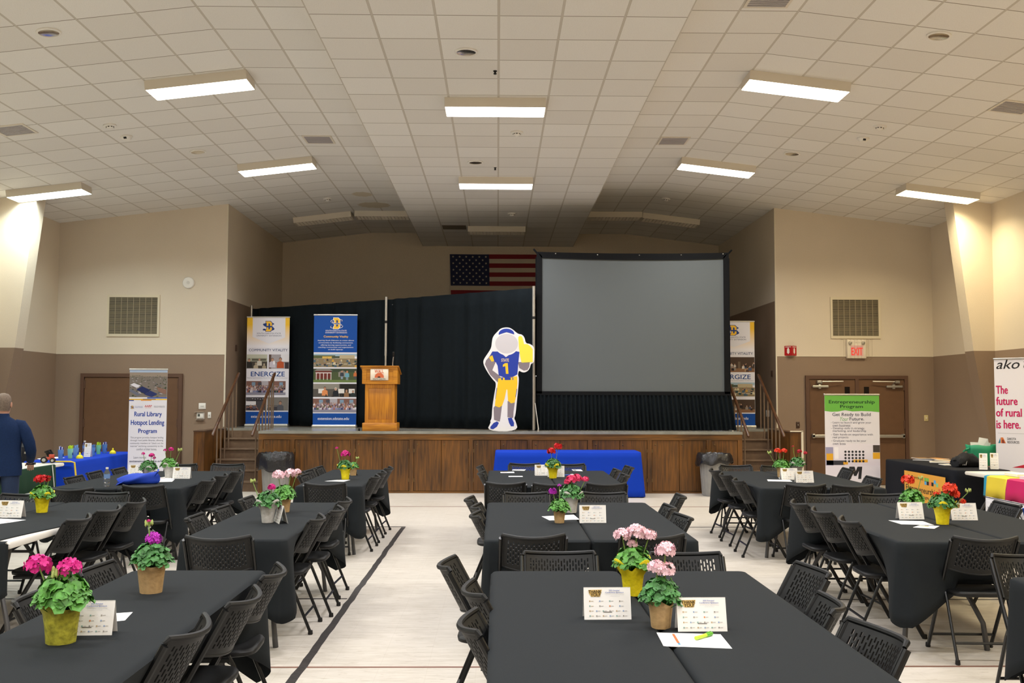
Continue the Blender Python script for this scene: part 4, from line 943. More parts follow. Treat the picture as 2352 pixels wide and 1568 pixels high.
# ================================================================ folding chairs
M_CPL = mat('black_chair_plastic', '0e0f10', .5, spec=.4, bump=.1, nscale=900); M_CST = mat('black_chair_steel', '0d0e0f', .35)
def chair_proto():
    t = thing('folding_chair', '', 'chair', group='folding chairs around the tables'); t.scale = (.885, 1, 1)
    # seat: dished slab with a skirt
    n = 32
    def sup(a, rx, ry, e=4.5): c, s_ = math.cos(a), math.sin(a); return (rx*abs(c)**(2/e)*(1 if c >= 0 else -1), ry*abs(s_)**(2/e)*(1 if s_ >= 0 else -1))
    def ring(rx, ry, z): return [(sup(2*PI*k/n, rx, ry)[0], sup(2*PI*k/n, rx, ry)[1]-.015, z) for k in range(n)]
    g = G(); g.loft([ring(.195, .172, .412), ring(.212, .186, .418), ring(.216, .189, .435), ring(.208, .181, .446), ring(.19, .165, .447), ring(.12, .11, .441), ring(.03, .03, .439)])
    g.build('seat', M_CPL, t, 50)
    # backrest: curved perforated shell with a rolled rim
    def Pt(u, v, off=0.0):
        w_ = 1-(u/.225)**2
        y = -.122-.121*v/.22-.068*w_; z = .590+.215*v/.22-(.030-.012*v/.22)*w_
        return Vector((u, y, z))+Vector((0, .92, .38))*off
    us = [-.225, -.195]; nc = 21; pitch = .39/nc
    for k in range(nc): us += [-.195+pitch*k+pitch*.27, -.195+pitch*k+pitch*.73]
    us += [.195, .225]
    rows = 19; vs_ = [0, .022]+[.022+.18*(k+1)/rows for k in range(rows)]+[.22]
    NU, NV = len(us), len(vs_)
    faces = []
    for j in range(NV-1):
        for i in range(NU-1):
            if 2 <= i < NU-3+1 and (i % 2 == 0) and 1 <= j < 1+rows and i-2 < 2*nc:
                col = (i-2)//2; r = j-1
                if (r+(2 if col % 2 else 0)) % 4 != 3 and 0 < r < rows-1: continue
            faces.append((j*NU+i, j*NU+i+1, (j+1)*NU+i+1, (j+1)*NU+i))
    V0 = [Pt(u, v, .004) for v in vs_ for u in us]; V1 = [Pt(u, v, -.004) for v in vs_ for u in us]; nb = len(V0)
    g = G(); ed = {}
    for f in faces:
        for a, b in zip(f, f[1:]+f[:1]): ed[(a, b)] = 1
    fs = [f[::-1] for f in faces]+[tuple(nb+i for i in f) for f in faces]+[(a, b, nb+b, nb+a) for (a, b) in ed if (b, a) not in ed]
    g.add(V0+V1, fs)
    line = lambda v: [Pt(-.225+.45*k/14, v) for k in range(15)]
    g.tube([Pt(-.235, .205)]+line(.222)+[Pt(.235, .205)], [.009]+[.013]*15+[.009], 8)
    g.tube(line(.0), .008, 6)
    for s in (-1, 1): g.tube([Pt(s*.225, 0), Pt(s*.225, .11), Pt(s*.225, .22)], .009, 6)
    g.build('backrest', M_CPL, t, 40)
    for s in (-1, 1):
        lg = G().tube([(s*.244, -.235, .785), (s*.243, -.09, .52), (s*.238, .19, .02), (s*.238, .2, .012)], .0125, 8, flatten=1.25).build('front_leg', M_CST, t)
        G().lathe([(.016, 0), (.019, .004), (.017, .03)], 10, (s*.238, .2, 0)).build('foot_cap', M_HOLE, lg)
        lr = G().tube([(s*.222, -.08, .425), (s*.223, -.105, .38), (s*.225, -.255, .02), (s*.225, -.258, .012)], .0115, 8).build('rear_leg', M_CST, t)
        G().lathe([(.015, 0), (.018, .004), (.016, .03)], 10, (s*.225, -.258, 0)).build('foot_cap', M_HOLE, lr)
        G().rbox(s*.228-.006, -.09, .395, s*.228+.006, .12, .42, .003).build('side_bracket', M_CST, t)
    G().tube([(-.238, .145, .10), (.238, .145, .10)], .009, 6).build('stretcher', M_CST, t)
    G().tube([(-.225, -.212, .125), (.225, -.212, .125)], .009, 6).build('stretcher', M_CST, t)
    return t
proto = chair_proto(); first = [True]; rj = random.Random(5)
RECT = {'A': (-.03, 1.365, 2.98, 5.43), 'B': (-.085, 1.345, 6.56, 8.92), 'C': (-.11, 1.385, 10.5, 12.76), 'L1': (-1.99, -1.26, 3.0, 5.45), 'L2': (-2.11, -1.40, 6.58, 8.9), 'L3': (-2.15, -1.44, 10.5, 12.88),
        'M1': (-4.56, -3.14, 6.46, 8.9), 'M2': (-4.63, -3.27, 10.2, 12.6), 'R1': (2.65, 4.14, 6.48, 8.9), 'R2': (2.77, 4.1, 10.3, 12.7)}
def chair(px, py, face, label, jit=0.0, dx=0, dy=0, z=.80, tk=None):
    p = atz(px, py, z)
    if tk:                       # the back stays just clear of the table edge
        x0, x1, y0, y1 = RECT[tk]; c = .092
        if face == 'W': p.x = max(p.x, x1+c)
        if face == 'E': p.x = min(p.x, x0-c)
        if face == 'N': p.y = min(p.y, y0-c)
        if face == 'S': p.y = max(p.y, y1+c)
    rz = {'N': 0, 'S': PI, 'E': -PI/2, 'W': PI/2}[face]+math.radians(jit+rj.uniform(-3, 3))
    fwd = Vector((-math.sin(rz), math.cos(rz), 0)); loc = Vector((p.x+dx, p.y+dy, 0))+fwd*.285
    if first[0]: first[0] = False; proto.location = loc; proto.rotation_euler = (0, 0, rz); proto['label'] = label; return proto
    return dup(proto, loc, rz, label)
ORD3 = ('nearest the camera', 'in the middle', 'farthest from the camera')
T3 = {'A': 'two pink geraniums', 'B': 'purple and rose geraniums', 'C': 'tall red geranium', 'L1': 'the olive-wrapped geranium', 'L2': 'pale pink geraniums', 'L3': 'one magenta geranium in yellow',
      'M1': 'geranium by the man', 'M2': 'the blue bag', 'R1': 'red geraniums and yellow wrap', 'R2': 'red geraniums by the bin'}
def side(tk, face, pts):
    sd = 'right side' if face == 'W' else 'left side'; n = len(pts)
    for i, q in enumerate(pts):
        o = ORD3[i] if n == 3 else (ORD3[0], ORD3[2])[i]
        chair(q[0], q[1], face, 'black chair %s, %s of table with %s' % (o, sd, T3[tk]), *q[2:], tk=tk)
def end(tk, face, pts):
    e = 'far end' if face == 'S' else 'near end'; n = len(pts)
    nm = {1: ('single',), 2: ('left', 'right'), 3: ('left', 'middle', 'right')}[n]
    for k, q in zip(nm, pts): chair(q[0], q[1], face, '%s black chair at the %s of table with %s' % (k, e, T3[tk]), *q[2:], tk=tk)
end('A', 'S', [(1283, 1268), (1570, 1270)])
side('A', 'E', [(1075, 1428), (1078, 1353, 5), (1020, 1293, -4)])
side('A', 'W', [(2035, 1450, 8), (1920, 1385, -7), (1882, 1308, 6)])
end('B', 'N', [(1227, 1232), (1502, 1232)]); end('B', 'S', [(1208, 1132), (1386, 1132)])
side('B', 'E', [(1093, 1182), (1090, 1163), (1075, 1146)]); side('B', 'W', [(1575, 1187, 5), (1538, 1165), (1568, 1140, -5)])
end('C', 'N', [(1161, 1110), (1271, 1112), (1395, 1112)]); end('C', 'S', [(1205, 1065), (1307, 1066)])
side('C', 'E', [(1113, 1086), (1100, 1072)]); side('C', 'W', [(1440, 1092), (1420, 1080), (1450, 1073)])
side('L1', 'W', [(455, 1442), (578, 1370), (640, 1312)]); side('L1', 'E', [(60, 1370), (205, 1305)])
end('L2', 'N', [(497, 1236)]); side('L2', 'W', [(733, 1190), (780, 1170), (798, 1150)]); side('L2', 'E', [(437, 1188), (498, 1168), (558, 1146)])
end('L3', 'N', [(745, 1112)]); side('L3', 'W', [(855, 1095), (875, 1085), (890, 1075)]); side('L3', 'E', [(690, 1092), (700, 1082), (725, 1074)])
side('M1', 'W', [(175, 1190), (240, 1170), (300, 1152)]); end('M1', 'S', [(60, 1135), (250, 1132)])
end('M2', 'N', [(160, 1124), (325, 1117)]); side('M2', 'W', [(485, 1103), (515, 1092), (550, 1083)]); end('M2', 'S', [(420, 1066), (526, 1066)])
side('M2', 'E', [(160, 1096), (208, 1085), (265, 1077)])
side('R1', 'E', [(1940, 1195), (1895, 1173), (1850, 1155)]); end('R1', 'S', [(1897, 1135), (2022, 1135)]); end('R1', 'N', [(2270, 1238)])
chair(2352, 1275, 'S', 'black folding chair cut by the picture edge, facing the camera over a black cloth')
cs = chair(2325, 1158, 'W', 'black folding chair on the right of the red geranium table, blue strap on its back')
G().tube([(-.235, -.262, .79), (-.2, -.30, .7), (-.16, -.29, .6)], .016, 6, flatten=.3).build('strap', mat('blue_strap', '1f4fc0', .6), cs)
side('R2', 'E', [(1690, 1103), (1660, 1090), (1637, 1080)]); end('R2', 'N', [(1855, 1115), (1962, 1116)]); end('R2', 'S', [(1688, 1069), (1782, 1070)])
side('R2', 'W', [(2015, 1098), (1955, 1078)])
chair(108, 1036, 'E', 'black folding chair against the side wall behind the left blue display table', 20)
# ================================================================ geraniums
M_LEAF = mat('geranium_leaf', '4f8a34', .5, noise=.45, nscale=30); M_LEAFD = mat('geranium_leaf_dark', '3a7234', .5, noise=.4, nscale=30); M_STEM = mat('geranium_stem', '7a9a4a', .6); M_SOIL = mat('potting_soil', '2f2218', .9); M_BUD = mat('flower_bud_green', '9fae62', .6)
FLC = {'magenta': 'c8187f', 'purple': 'b325b4', 'red': 'c8141c', 'orange': 'e03a1c', 'pink': 'f4c8d2', 'rose': 'e0386a', 'darkred': 'b3142a'}
WRAP = {'yellow': ('e2cf12', 'peaks'), 'kraft': ('b8986a', 'crumple'), 'silver': ('c4c1bb', 'peaks'), 'olive': ('a3a033', 'crumple')}
WORDS = {'magenta': 'magenta', 'purple': 'purple', 'red': 'red', 'orange': 'orange-red', 'pink': 'pale pink', 'rose': 'rose pink', 'darkred': 'dark red'}
def leaf_mesh(r, seed, h=.13, n=130, dark=False):
    g = G(); rnd = random.Random(seed)
    for k in range(n):
        a = rnd.uniform(0, 2*PI); t = rnd.random(); rad = r*math.sqrt(rnd.uniform(.05, 1)); 
        el = (1-(rad/r)**2)**.5
        c = Vector((rad*math.cos(a), rad*math.sin(a), h*(.15+.85*el*rnd.uniform(.35, 1))))
        out = Vector((math.cos(a)*(rad/r)*1.1, math.sin(a)*(rad/r)*1.1, .75+rnd.uniform(-.3, .4))).normalized()
        u = out.cross(Vector((rnd.uniform(-1, 1), rnd.uniform(-1, 1), .3))).normalized(); w = out.cross(u)
        s = r*rnd.uniform(.14, .27); m = 11; ps = [c-out*s*.18]
        for q in range(m):
            b = 2*PI*q/m; rr = s*(1 if q % 2 == 0 else .86)*(0.35 if q == 0 else 1)
            ps.append(c+u*rr*math.cos(b)+w*rr*math.sin(b)+out*s*(.16*math.cos(2*b)+.08*math.sin(5*b)))
        g.add(ps, [(0, 1+q, 1+(q+1) % m) for q in range(m)])
        if rnd.random() < .5: g.tube([c-out*s*.2, (c.x*.4, c.y*.4, -.01)], .0016, 4, caps=False)
    return g
def bloom(g, c, R, rnd, n=34):
    for k in range(n):
        z = rnd.uniform(-.35, 1); a = rnd.uniform(0, 2*PI); q = math.sqrt(max(0, 1-z*z))
        o = Vector((q*math.cos(a), q*math.sin(a), z*.8)); p = Vector(c)+o*R*rnd.uniform(.75, 1)
        o.normalize(); u = o.cross(Vector((rnd.uniform(-1, 1), .3, rnd.uniform(-1, 1)))).normalized(); w = o.cross(u); s = R*.42
        for j in range(5):
            b = 2*PI*j/5; d = u*math.cos(b)+w*math.sin(b); e = d.cross(o)
            g.add([p, p+d*s*.55+e*s*.36+o*s*.08, p+d*s*.92+e*s*.24+o*s*.2, p+d*s*.98-e*s*.06+o*s*.16, p+d*s*.85-e*s*.3+o*s*.2, p+d*s*.5-e*s*.36+o*s*.08], [(0, 1, 2, 3, 4, 5)])
def geranium(px, py, wrap, heads, label, sc=1.0, seed=0, pos=None, fol=1.0):
    """heads: (colour, dx, dz, radius) in metres from the pot's base; px,py is the pot's base centre on the table top."""
    rnd = random.Random(seed*7+1); p = pos or atz(px, py, TZ); t = thing('potted_geranium', label, 'potted plant', (p.x, p.y, TZ+.001), group='geraniums on the tables')
    col, style = WRAP[wrap]; n = 40; rb, rt, hh = .040*sc, .049*sc, .10*sc; rings = []
    for r, z, f in ((rb*.98, 0, 0), (rb, .006, 0), (rb+(rt-rb)*.5, hh*.5, .0), (rt, hh*.86, .25), (rt*(1.36 if style == 'peaks' else 1.18), hh*1.1, 1.0)):
        rg = []
        for k in range(n):
            a = 2*PI*k/n; cr = .03*math.sin(a*9+seed)+.02*math.sin(a*14+z*60)
            if style == 'peaks': pk = abs(math.sin(a*2+seed))**1.5; rr = r*(1+.05*cr*10*.3+f*.42*pk); zz = z+f*(.055*sc*pk)
            else: rr = r*(1+cr*.6+f*.06*math.sin(a*5+seed)); zz = z+f*.012*math.sin(a*3+seed)
            rg.append((rr*math.cos(a), rr*math.sin(a), zz))
        rings.append(rg)
    pm = mat('wrap_'+wrap, col, .65, bump=.35, nscale=45, noise=.1 if wrap != 'olive' else .35)
    o = G().loft(rings, True, False).build('pot_wrap', pm, t, 60); md = o.modifiers.new('thickness', 'SOLIDIFY'); md.thickness = .002
    G().lathe([(rt*.85, hh*.8), (.0005, hh*.84)], 16, cap0=False, cap1=False).build('soil', M_SOIL, t)
    fo = leaf_mesh(.09*sc*fol, seed+3, .118*sc*fol, 200).build('foliage', M_LEAF if seed % 2 else M_LEAFD, t, 80); fo.location = (0, 0, hh*(1.0 if style == 'peaks' else .9))
    for c, dx, dz, R in heads:
        top = Vector((dx, rnd.uniform(-.02, .02), dz)); st_ = G().tube([(dx*.25, 0, hh*.9), (dx*.7, top.y*.5, (hh+dz)*.52), tuple(top)], .003, 5).build('flower_stem', M_STEM, t)
        if c == 'bud':
            g = G()
            for k in range(8): a = k*PI/4; g.lathe([(.0006, 0), (R*.3, R*.4), (R*.22, R), (.0006, R*1.2)], 6, (top.x+R*.8*math.cos(a), top.y+R*.8*math.sin(a), top.z+R*.3*math.sin(k*2.1)))
            g.build('flower_bud', M_BUD, st_)
        else:
            g = G(); bloom(g, top, R, rnd, 20 if R < .025 else 34); g.build('flower_head', mat('petal_'+c, FLC[c], .55, noise=.18, nscale=60), st_, 0)
geranium(140, 1476, 'olive', [('magenta', -.09, .295, .048), ('magenta', .03, .285, .045), ('bud', -.01, .25, .03)], 'magenta geranium in olive wrap nearest the camera on its table', 1.35, 1, fol=.9)
geranium(347, 1361, 'kraft', [('purple', .0, .255, .038), ('bud', -.02, .32, .02), ('magenta', -.015, .345, .01)], 'purple geranium in kraft paper alone near the far end of its table', 1.3, 2, fol=.85)
geranium(96, 1177, 'yellow', [('red', -.03, .265, .045), ('red', .02, .27, .04), ('red', .06, .29, .016)], 'red geranium in yellow wrap on the table beside the suited man', 1.05, 3)
geranium(340, 1106, 'silver', [('magenta', -.06, .31, .02), ('magenta', .03, .29, .03), ('magenta', .06, .26, .02)], 'magenta geranium in white wrap just behind the blue bag', 1.1, 4)
geranium(388, 1097, 'silver', [('magenta', -.05, .32, .02), ('magenta', .02, .33, .028), ('bud', .12, .31, .025)], 'magenta geranium in silvery wrap beside the card by the blue bag', 1.1, 5)
geranium(615, 1200, 'silver', [('magenta', .03, .265, .03), ('bud', -.12, .3, .02)], 'geranium in white wrap with one magenta bloom beside a thin card', 1.1, 6)
geranium(652, 1176, 'kraft', [('pink', -.05, .3, .05), ('pink', .05, .31, .05), ('pink', .11, .33, .03)], 'geranium in kraft paper with pale pink blooms, in front of the tall bin', 1.1, 7)
geranium(793, 1101, 'yellow', [('magenta', .0, .29, .05), ('magenta', -.1, .36, .018)], 'magenta geranium in yellow wrap on the narrow table by the stage', 1.05, 8)
geranium(811, 1092, 'kraft', [('bud', .05, .2, .02)], 'green geranium in kraft paper hidden behind the yellow-wrapped one', .9, 9, fol=.8)
geranium(1270, 1098, 'yellow', [('red', .06, .37, .05), ('red', -.02, .31, .05)], 'tall red geranium in yellow wrap in front of the blue-clothed table', 1.08, 10)
geranium(1285, 1201, 'kraft', [('purple', -.05, .235, .03), ('purple', .0, .28, .016)], 'small purple geranium in kraft paper beside the rose one', .9, 11)
geranium(1312, 1177, 'silver', [('rose', .0, .27, .045), ('rose', .05, .28, .04), ('rose', -.03, .25, .03), ('rose', .12, .27, .028)], 'rose pink geranium in white wrap with the fullest bloom cluster', 1.1, 12)
geranium(1453, 1366, 'yellow', [('pink', -.05, .285, .04), ('pink', .02, .3, .045), ('pink', .08, .285, .035), ('pink', .0, .24, .025)], 'pale pink geranium in yellow wrap on the nearest centre table', 1.1, 13)
geranium(1518, 1441, 'kraft', [('pink', .02, .315, .042), ('pink', -.02, .25, .035), ('pink', .02, .235, .04)], 'pale pink geranium in kraft paper on the nearest centre table', 1.0, 14)
geranium(1795, 1096, 'kraft', [('orange', -.04, .31, .04), ('orange', .03, .315, .035), ('bud', -.14, .28, .025)], 'orange-red geranium in kraft paper on the table near the right bin', 1.1, 15)
geranium(1832, 1094, 'silver', [('darkred', .02, .3, .03), ('darkred', .1, .28, .025), ('darkred', -.05, .36, .014)], 'dark red geranium in pale wrap on the table near the right bin', 1.1, 16)
geranium(2095, 1183, 'kraft', [('orange', -.03, .28, .05), ('bud', .08, .29, .02)], 'red geranium in kraft paper behind a thank-you card, before the orange sign', 1.05, 17)
geranium(2165, 1204, 'yellow', [('orange', .05, .265, .055), ('orange', .1, .22, .04), ('orange', -.05, .23, .02), ('orange', .16, .17, .025), ('bud', .2, .24, .022)], 'orange-red geranium in bright yellow wrap between two thank-you cards', 1.1, 18)
# ================================================================ cards, papers, small things on the tables
M_CARD = mat('white_card', 'e9e7e3', .55); M_PAPER = mat('white_paper', 'ecebea', .6)
def card(px, py, rz, label, w=.202, h=.132, half=True, pos=None, z=TZ):
    p = pos or atz(px, py, z); t = thing('tent_card', label, 'table card', (p.x, p.y, z+.001), rz, 'thank-you cards'); dp = h*.52
    def leaf(s, name):
        g = G().add([(-w/2, s*dp/2, 0), (w/2, s*dp/2, 0), (w/2, 0, h), (-w/2, 0, h)], [(0, 1, 2, 3)] if s < 0 else [(3, 2, 1, 0)])
        o = g.build(name, M_CARD, t, 0); md = o.modifiers.new('thickness', 'SOLIDIFY'); md.thickness = .0009; return o
    leaf(-1, 'front_leaf'); leaf(1, 'back_leaf')
    pr = Print(t, (0, 0, 216, 140), (w, h), 0)
    pr.text('THANK', 22, 12, 82, 24, '3a2c1c', .05).text('YOU!', 32, 25, 76, 38, '3a2c1c', .05)
    pr.polyg([(22, 11), (84, 10), (80, 26), (74, 40), (34, 40), (24, 25)], 'c9a860', 1)
    pr.text('2025 Energize!', 116, 10, 166, 17, '3a57a8', .02).text('Conference Sponsors', 100, 19, 184, 26, '3a57a8', .02)
    pr.text('Thank you for supporting innovative rural communities', 100, 31, 186, 34, '9aa0a8').text('across the state this year', 122, 36, 166, 39, '9aa0a8')
    cols = ['b79f7c', '8a9fc0', '86a8a2', '9a958f']
    for r in range(4):
        for c in range(6 if r > 1 else 4):
            x = 24+c*(184/(6 if r > 1 else 4)); y = 56+r*21; cc = cols[(c+r*2) % 4] if not (r == 1 and c == 2) else 'd9854f'
            pr.rect(x, y, x+6, y+6, cc, 1).rect(x+8, y+2, x+20, y+4, 'aaa7a4' if c else 'b9a380', 1)
    pr.rect(88, 104, 128, 107, '6f6c69', 1); pr.done('logo_print', 'lettering')
    for o in t.children:
        if o.name.startswith(('logo_print', 'lettering')):
            for v in o.data.vertices: v.co.y = v.co.y-dp/2*(1-v.co.z/h)-.0006
    return t
card(1394, 1420, .02, 'thank-you card left of the two pale pink geraniums on the nearest centre table')
card(1610, 1447, .02, 'thank-you card right of the kraft-wrapped pale pink geranium, above the highlighter pen')
card(1361, 1200, .0, 'thank-you card on the table with purple and rose geraniums')
card(1247, 1092, .1, 'thank-you card partly behind the tall red geranium, on its left')
card(1277, 1095, -.05, 'thank-you card partly behind the tall red geranium, on its right')
card(204, 1456, .05, 'thank-you card right of the olive-wrapped magenta geranium')
card(645, 1200, -1.15, 'thank-you card seen edge-on between white and kraft wrapped geraniums')
card(811, 1090, -1.2, 'thank-you card seen edge-on beside the yellow-wrapped magenta geranium')
card(26, 1188, -.1, 'thank-you card cut by the left picture edge')
card(418, 1099, .0, 'thank-you card right of the silvery-wrapped geranium on the blue bag table')
card(316, 1092, .1, 'thank-you card half hidden behind the blue bag')
card(2090, 1192, .05, 'thank-you card in front of the kraft-wrapped red geranium')
card(2212, 1194, -.02, 'thank-you card right of the bright yellow wrapped geranium')
card(1812, 1101, .1, 'thank-you card standing behind another near the right bin')
card(1847, 1108, .0, 'thank-you card standing frontmost near the right bin')
def paper(quad, label, z=TZ+.0015, prints=(), th=.0016, m=None, cat='paper', nm='paper_sheet', grp='papers on the tables'):
    ps = [atz(u, v, z) for u, v in quad]; c = sum(ps, Vector((0, 0, 0)))/len(ps); t = thing(nm, label, cat, (c.x, c.y, z), group=grp)
    q = [p-c for p in ps]; n = len(q)
    G().add([(p.x, p.y, 0) for p in q]+[(p.x, p.y, th) for p in q], [tuple(range(n)), tuple(range(2*n-1, n-1, -1))]+[(i, n+i, n+(i+1) % n, (i+1) % n) for i in range(n)]).build('sheet', m or M_PAPER, t, 0)
    def bl(a, b): 
        x = q[0].lerp(q[1], a).lerp(q[3].lerp(q[2], a), b); return (x.x, x.y, th+.0005)
    gs = {}
    for a0, b0, a1, b1, col in prints: gs.setdefault(col, G()).add([bl(a0, b0), bl(a1, b0), bl(a1, b1), bl(a0, b1)], [(0, 1, 2, 3)])
    for col, g in gs.items(): g.build('printed_text', flat(col), t, 0)
    for me in {o.data for o in t.children}:
        if me.polygons[0].normal.z < 0 and len(me.vertices) == 4: me.flip_normals()
    return t
LN = [(.08, b, .28, b+.02, 'b5b3b0') for b in (.2, .3, .4, .5, .6, .7)]
paper([(1508, 1453), (1655, 1457), (1682, 1490), (1524, 1484)], 'white printed sheet with an orange strip under the highlighter pen', prints=LN+[(.23, .08, .27, .75, 'e07a4a'), (.235, .75, .27, .88, '3d88a8')])
paper([(247, 1410), (305, 1406), (287, 1425), (250, 1429)], 'pale printed sheet lying beside the card near the olive wrap', prints=[(.1, .3, .8, .6, 'dfe5c8'), (.1, .75, .5, .8, '9a9a98')])
paper([(0, 1191), (60, 1194), (30, 1199), (0, 1203)], 'white sheets at the left picture edge in front of a card', prints=[(.3, .5, .6, .7, 'b89aa0')])
paper([(345, 1100), (385, 1094), (402, 1101), (357, 1104)], 'white leaflet between the two white-wrapped geraniums', prints=[(.2, .3, .7, .4, 'c08a94')])
paper([(352, 1103), (400, 1102), (395, 1106), (356, 1107)], 'white leaflet at the table edge in front of the blue bag table card', prints=[(.1, .3, .4, .6, 'c9a0a8')], z=TZ+.0045)
paper([(745, 1105), (775, 1102), (805, 1102), (790, 1106)], 'white sheets in front of the yellow-wrapped magenta geranium', prints=[(.5, .3, .7, .5, '7a6a50')])
paper([(1244, 1186), (1318, 1182), (1331, 1193), (1262, 1195)], 'white sheets under the purple geranium', prints=LN)
paper([(1149, 1084), (1180, 1083), (1182, 1086), (1150, 1086)], 'white leaflet far left on the table before the blue-clothed table', prints=[(.1, .3, .5, .7, '8a7880')])
paper([(1178, 1078), (1208, 1078), (1204, 1081), (1176, 1080)], 'white leaflet near the far edge, left of the tall red geranium', prints=[(.2, .3, .6, .7, '9a8a90')])
paper([(1168, 1093), (1200, 1093), (1201, 1095), (1168, 1095)], 'plain white leaflet closest to the near end, left of the tall red geranium')
paper([(1313, 1078), (1334, 1078), (1339, 1082), (1317, 1081)], 'white leaflet right of the tall red geranium', prints=[(.1, .2, .4, .8, '5a5660')])
paper([(1762, 1101), (1814, 1102), (1820, 1106), (1764, 1105)], 'white sheets in front of the kraft-wrapped orange-red geranium')
paper([(1788, 1097), (1802, 1097), (1806, 1099), (1790, 1099)], 'small white leaflet behind the cards near the right bin')
paper([(2040, 1195), (2120, 1197), (2146, 1206), (2070, 1204)], 'white sheet in front of the card by the kraft-wrapped red geranium', prints=LN)
paper([(2113, 1206), (2158, 1208), (2146, 1214), (2097, 1211)], 'small white flyer with gold print in front of the yellow wrap', prints=[(.1, .3, .6, .5, 'cdb96a'), (.3, .1, .5, .25, '4a3a50')], z=TZ+.0045)
def pen(a, b, label, c1, c2, z=TZ+.011):
    p, q = atz(*a, z), atz(*b, z); d = q-p; t = thing('pen', label, 'pen', (p.x, p.y, z), group='pens on the tables')
    G().tube([(0, 0, 0), tuple(d*.62)], .0075, 10).build('barrel', mat('pen_'+c1, c1, .35), t); G().tube([tuple(d*.62), tuple(d*.95), tuple(d)], [.0085, .008, .005], 10).build('cap', mat('pen_'+c2, c2, .35), t)
    G().tube([tuple(d*.66+Vector((0, 0, .0095))), tuple(d*.9+Vector((0, 0, .0095)))], .002, 5).build('clip', mat('pen_'+c2, c2, .35), t)
pen((1598, 1465), (1636, 1454), 'green and yellow highlighter pen lying on the white sheet', 'b7d63a', '5aa82e', TZ+.012)
pen((1297, 1091), (1318, 1090), 'blue and white pen right of the tall red geranium', '2a55b0', 'dcdce0', TZ+.009)
def bottle(p, label, z, h=.2):
    t = thing('water_bottle', label, 'water bottle', (p.x, p.y, z+.001), group='clear water bottles'); s = h/.2
    prof = [(.026, 0), (.031, .006), (.031, .03), (.029, .036), (.031, .042), (.031, .066), (.029, .072), (.031, .08), (.032, .135), (.026, .155), (.014, .175), (.0125, .186)]
    G().lathe([(r*s, z_*s) for r, z_ in prof], 18, cap1=False).build('bottle_body', mat('clear_plastic', 'eef2f4', .05, trans=.95, ior=1.2), t)
    G().lathe([(.0318*s, .085*s), (.0325*s, .13*s)], 18, cap0=False, cap1=False).build('paper_label', mat('bottle_label', '6d8fc0', .5), t)
    G().lathe([(.0145*s, .183*s), (.0145*s, .2*s)], 14).build('cap', M_WHT, t)
bottle(atz(245, 1117, TZ), 'clear water bottle standing in front of the blue bag', TZ)
# slumped blue bag
M_BAGB = mat('blue_bag_fabric', '143cb0', .7, bump=.15, nscale=300)
t = thing('tote_bag', 'bright blue fabric bag lying slumped on the black table', 'bag', (*atz(318, 1112, TZ).xy, TZ+.002), .35)
g = G(); rings = []; n = 28
for j in range(12):
    f = j/11; x = -.2+.4*f; ht = .055+.05*math.sin(f*2.6+.3)+.05*f**3; dp = .09*(1-.3*f)*(.6+.4*math.sin(PI*min(1, f*1.1+.1)))
    rings.append([(x+.02*math.sin(k*.45+j*.7), dp*math.cos(2*PI*k/n)*(1+.1*math.sin(k*.9+j*.5)), max(.001, ht*.5+ht*.55*math.sin(2*PI*k/n)*(1+.12*math.sin(k*.67+j*.9)))) for k in range(n)])
g.loft(rings); g.build('bag_body', M_BAGB, t, 60)
G().tube([(.16, -.05, .09), (.19, -.07, .13), (.2, 0, .15), (.18, .05, .1)], .008, 6).build('strap', M_BAGB, t)
g = G().add([(-.23, -.1, .002), (-.13, -.08, .05), (-.12, .02, .075), (-.2, .05, .01)], [(0, 1, 2, 3)]); o = g.build('flap', M_BAGB, t, 0); o.modifiers.new('thickness', 'SOLIDIFY').thickness = .003
# blue pen stuck in a chair
# ================================================================ display tables along the walls
M_CB = mat('royal_blue_cloth', '0b38ae', .8, spec=.2, bump=.1, nscale=300); M_CN = mat('navy_black_cloth', '10131b', .85, spec=.2, bump=.1, nscale=300); M_CG = mat('dark_green_cloth', '1c3626', .8, spec=.2)
FL = (.735, .03)
table(.0, 2.42, 16.74, 17.40, 'folding table under the royal blue cloth in front of the stage', None, .764)
cloth(-.03, 2.45, 16.72, 17.42, 'royal blue cloth reaching the floor on the table before the stage', {'L': (.755, .07), 'R': (.755, .07), 'N': (.755, .03), 'F': (.6, 0)}, (.0, .0, 0, 0), z=.77, m=M_CB, group='coloured table covers', seed=5, fold=.03)
table(-6.86, -6.16, 14.4, 16.92, 'folding table under the royal blue cloth by the side wall', None, TZ-.007)
cloth(-6.88, -6.14, 14.38, 16.95, 'royal blue cloth with white lettering on the display table with cups', {'L': (.3, .0), 'R': (.735, .03), 'N': (.735, .02), 'F': (.6, .01)}, (0, 0, 0, 0), m=M_CB, group='coloured table covers', seed=6, fold=.015)
t = thing('cloth_print', 'white round emblem and lettering printed on the blue side cloth', 'print', (-6.14+.062, 15.7, 0), PI/2)
P = Print(t, (0, 0, 260, 75), (2.6, .75), 0)
n = 28; ringp = lambda cx, r: [(cx+r*math.cos(2*PI*k/n), 48+r*math.sin(2*PI*k/n)) for k in range(n)]
P.polyg(ringp(40, 17), 'e4e2dc', 1).polyg(ringp(40, 14.5), '1f3f8a', 2).polyg(ringp(40, 11), 'd9c46a', 3).polyg(ringp(40, 7), 'e4e2dc', 4)
P.text('SOUTH DAKOTA STATE UNIVERSITY', 70, 30, 240, 40, 'dfe2ea', .03).text('EXTENSION', 120, 46, 200, 56, 'dfe2ea', .03); P.done('emblem', 'lettering')
table(-6.86, -6.14, 11.75, 14.2, 'white-topped folding table under the dark green cover', mat('white_table_plastic', 'dcd9d2', .4), TZ-.002)
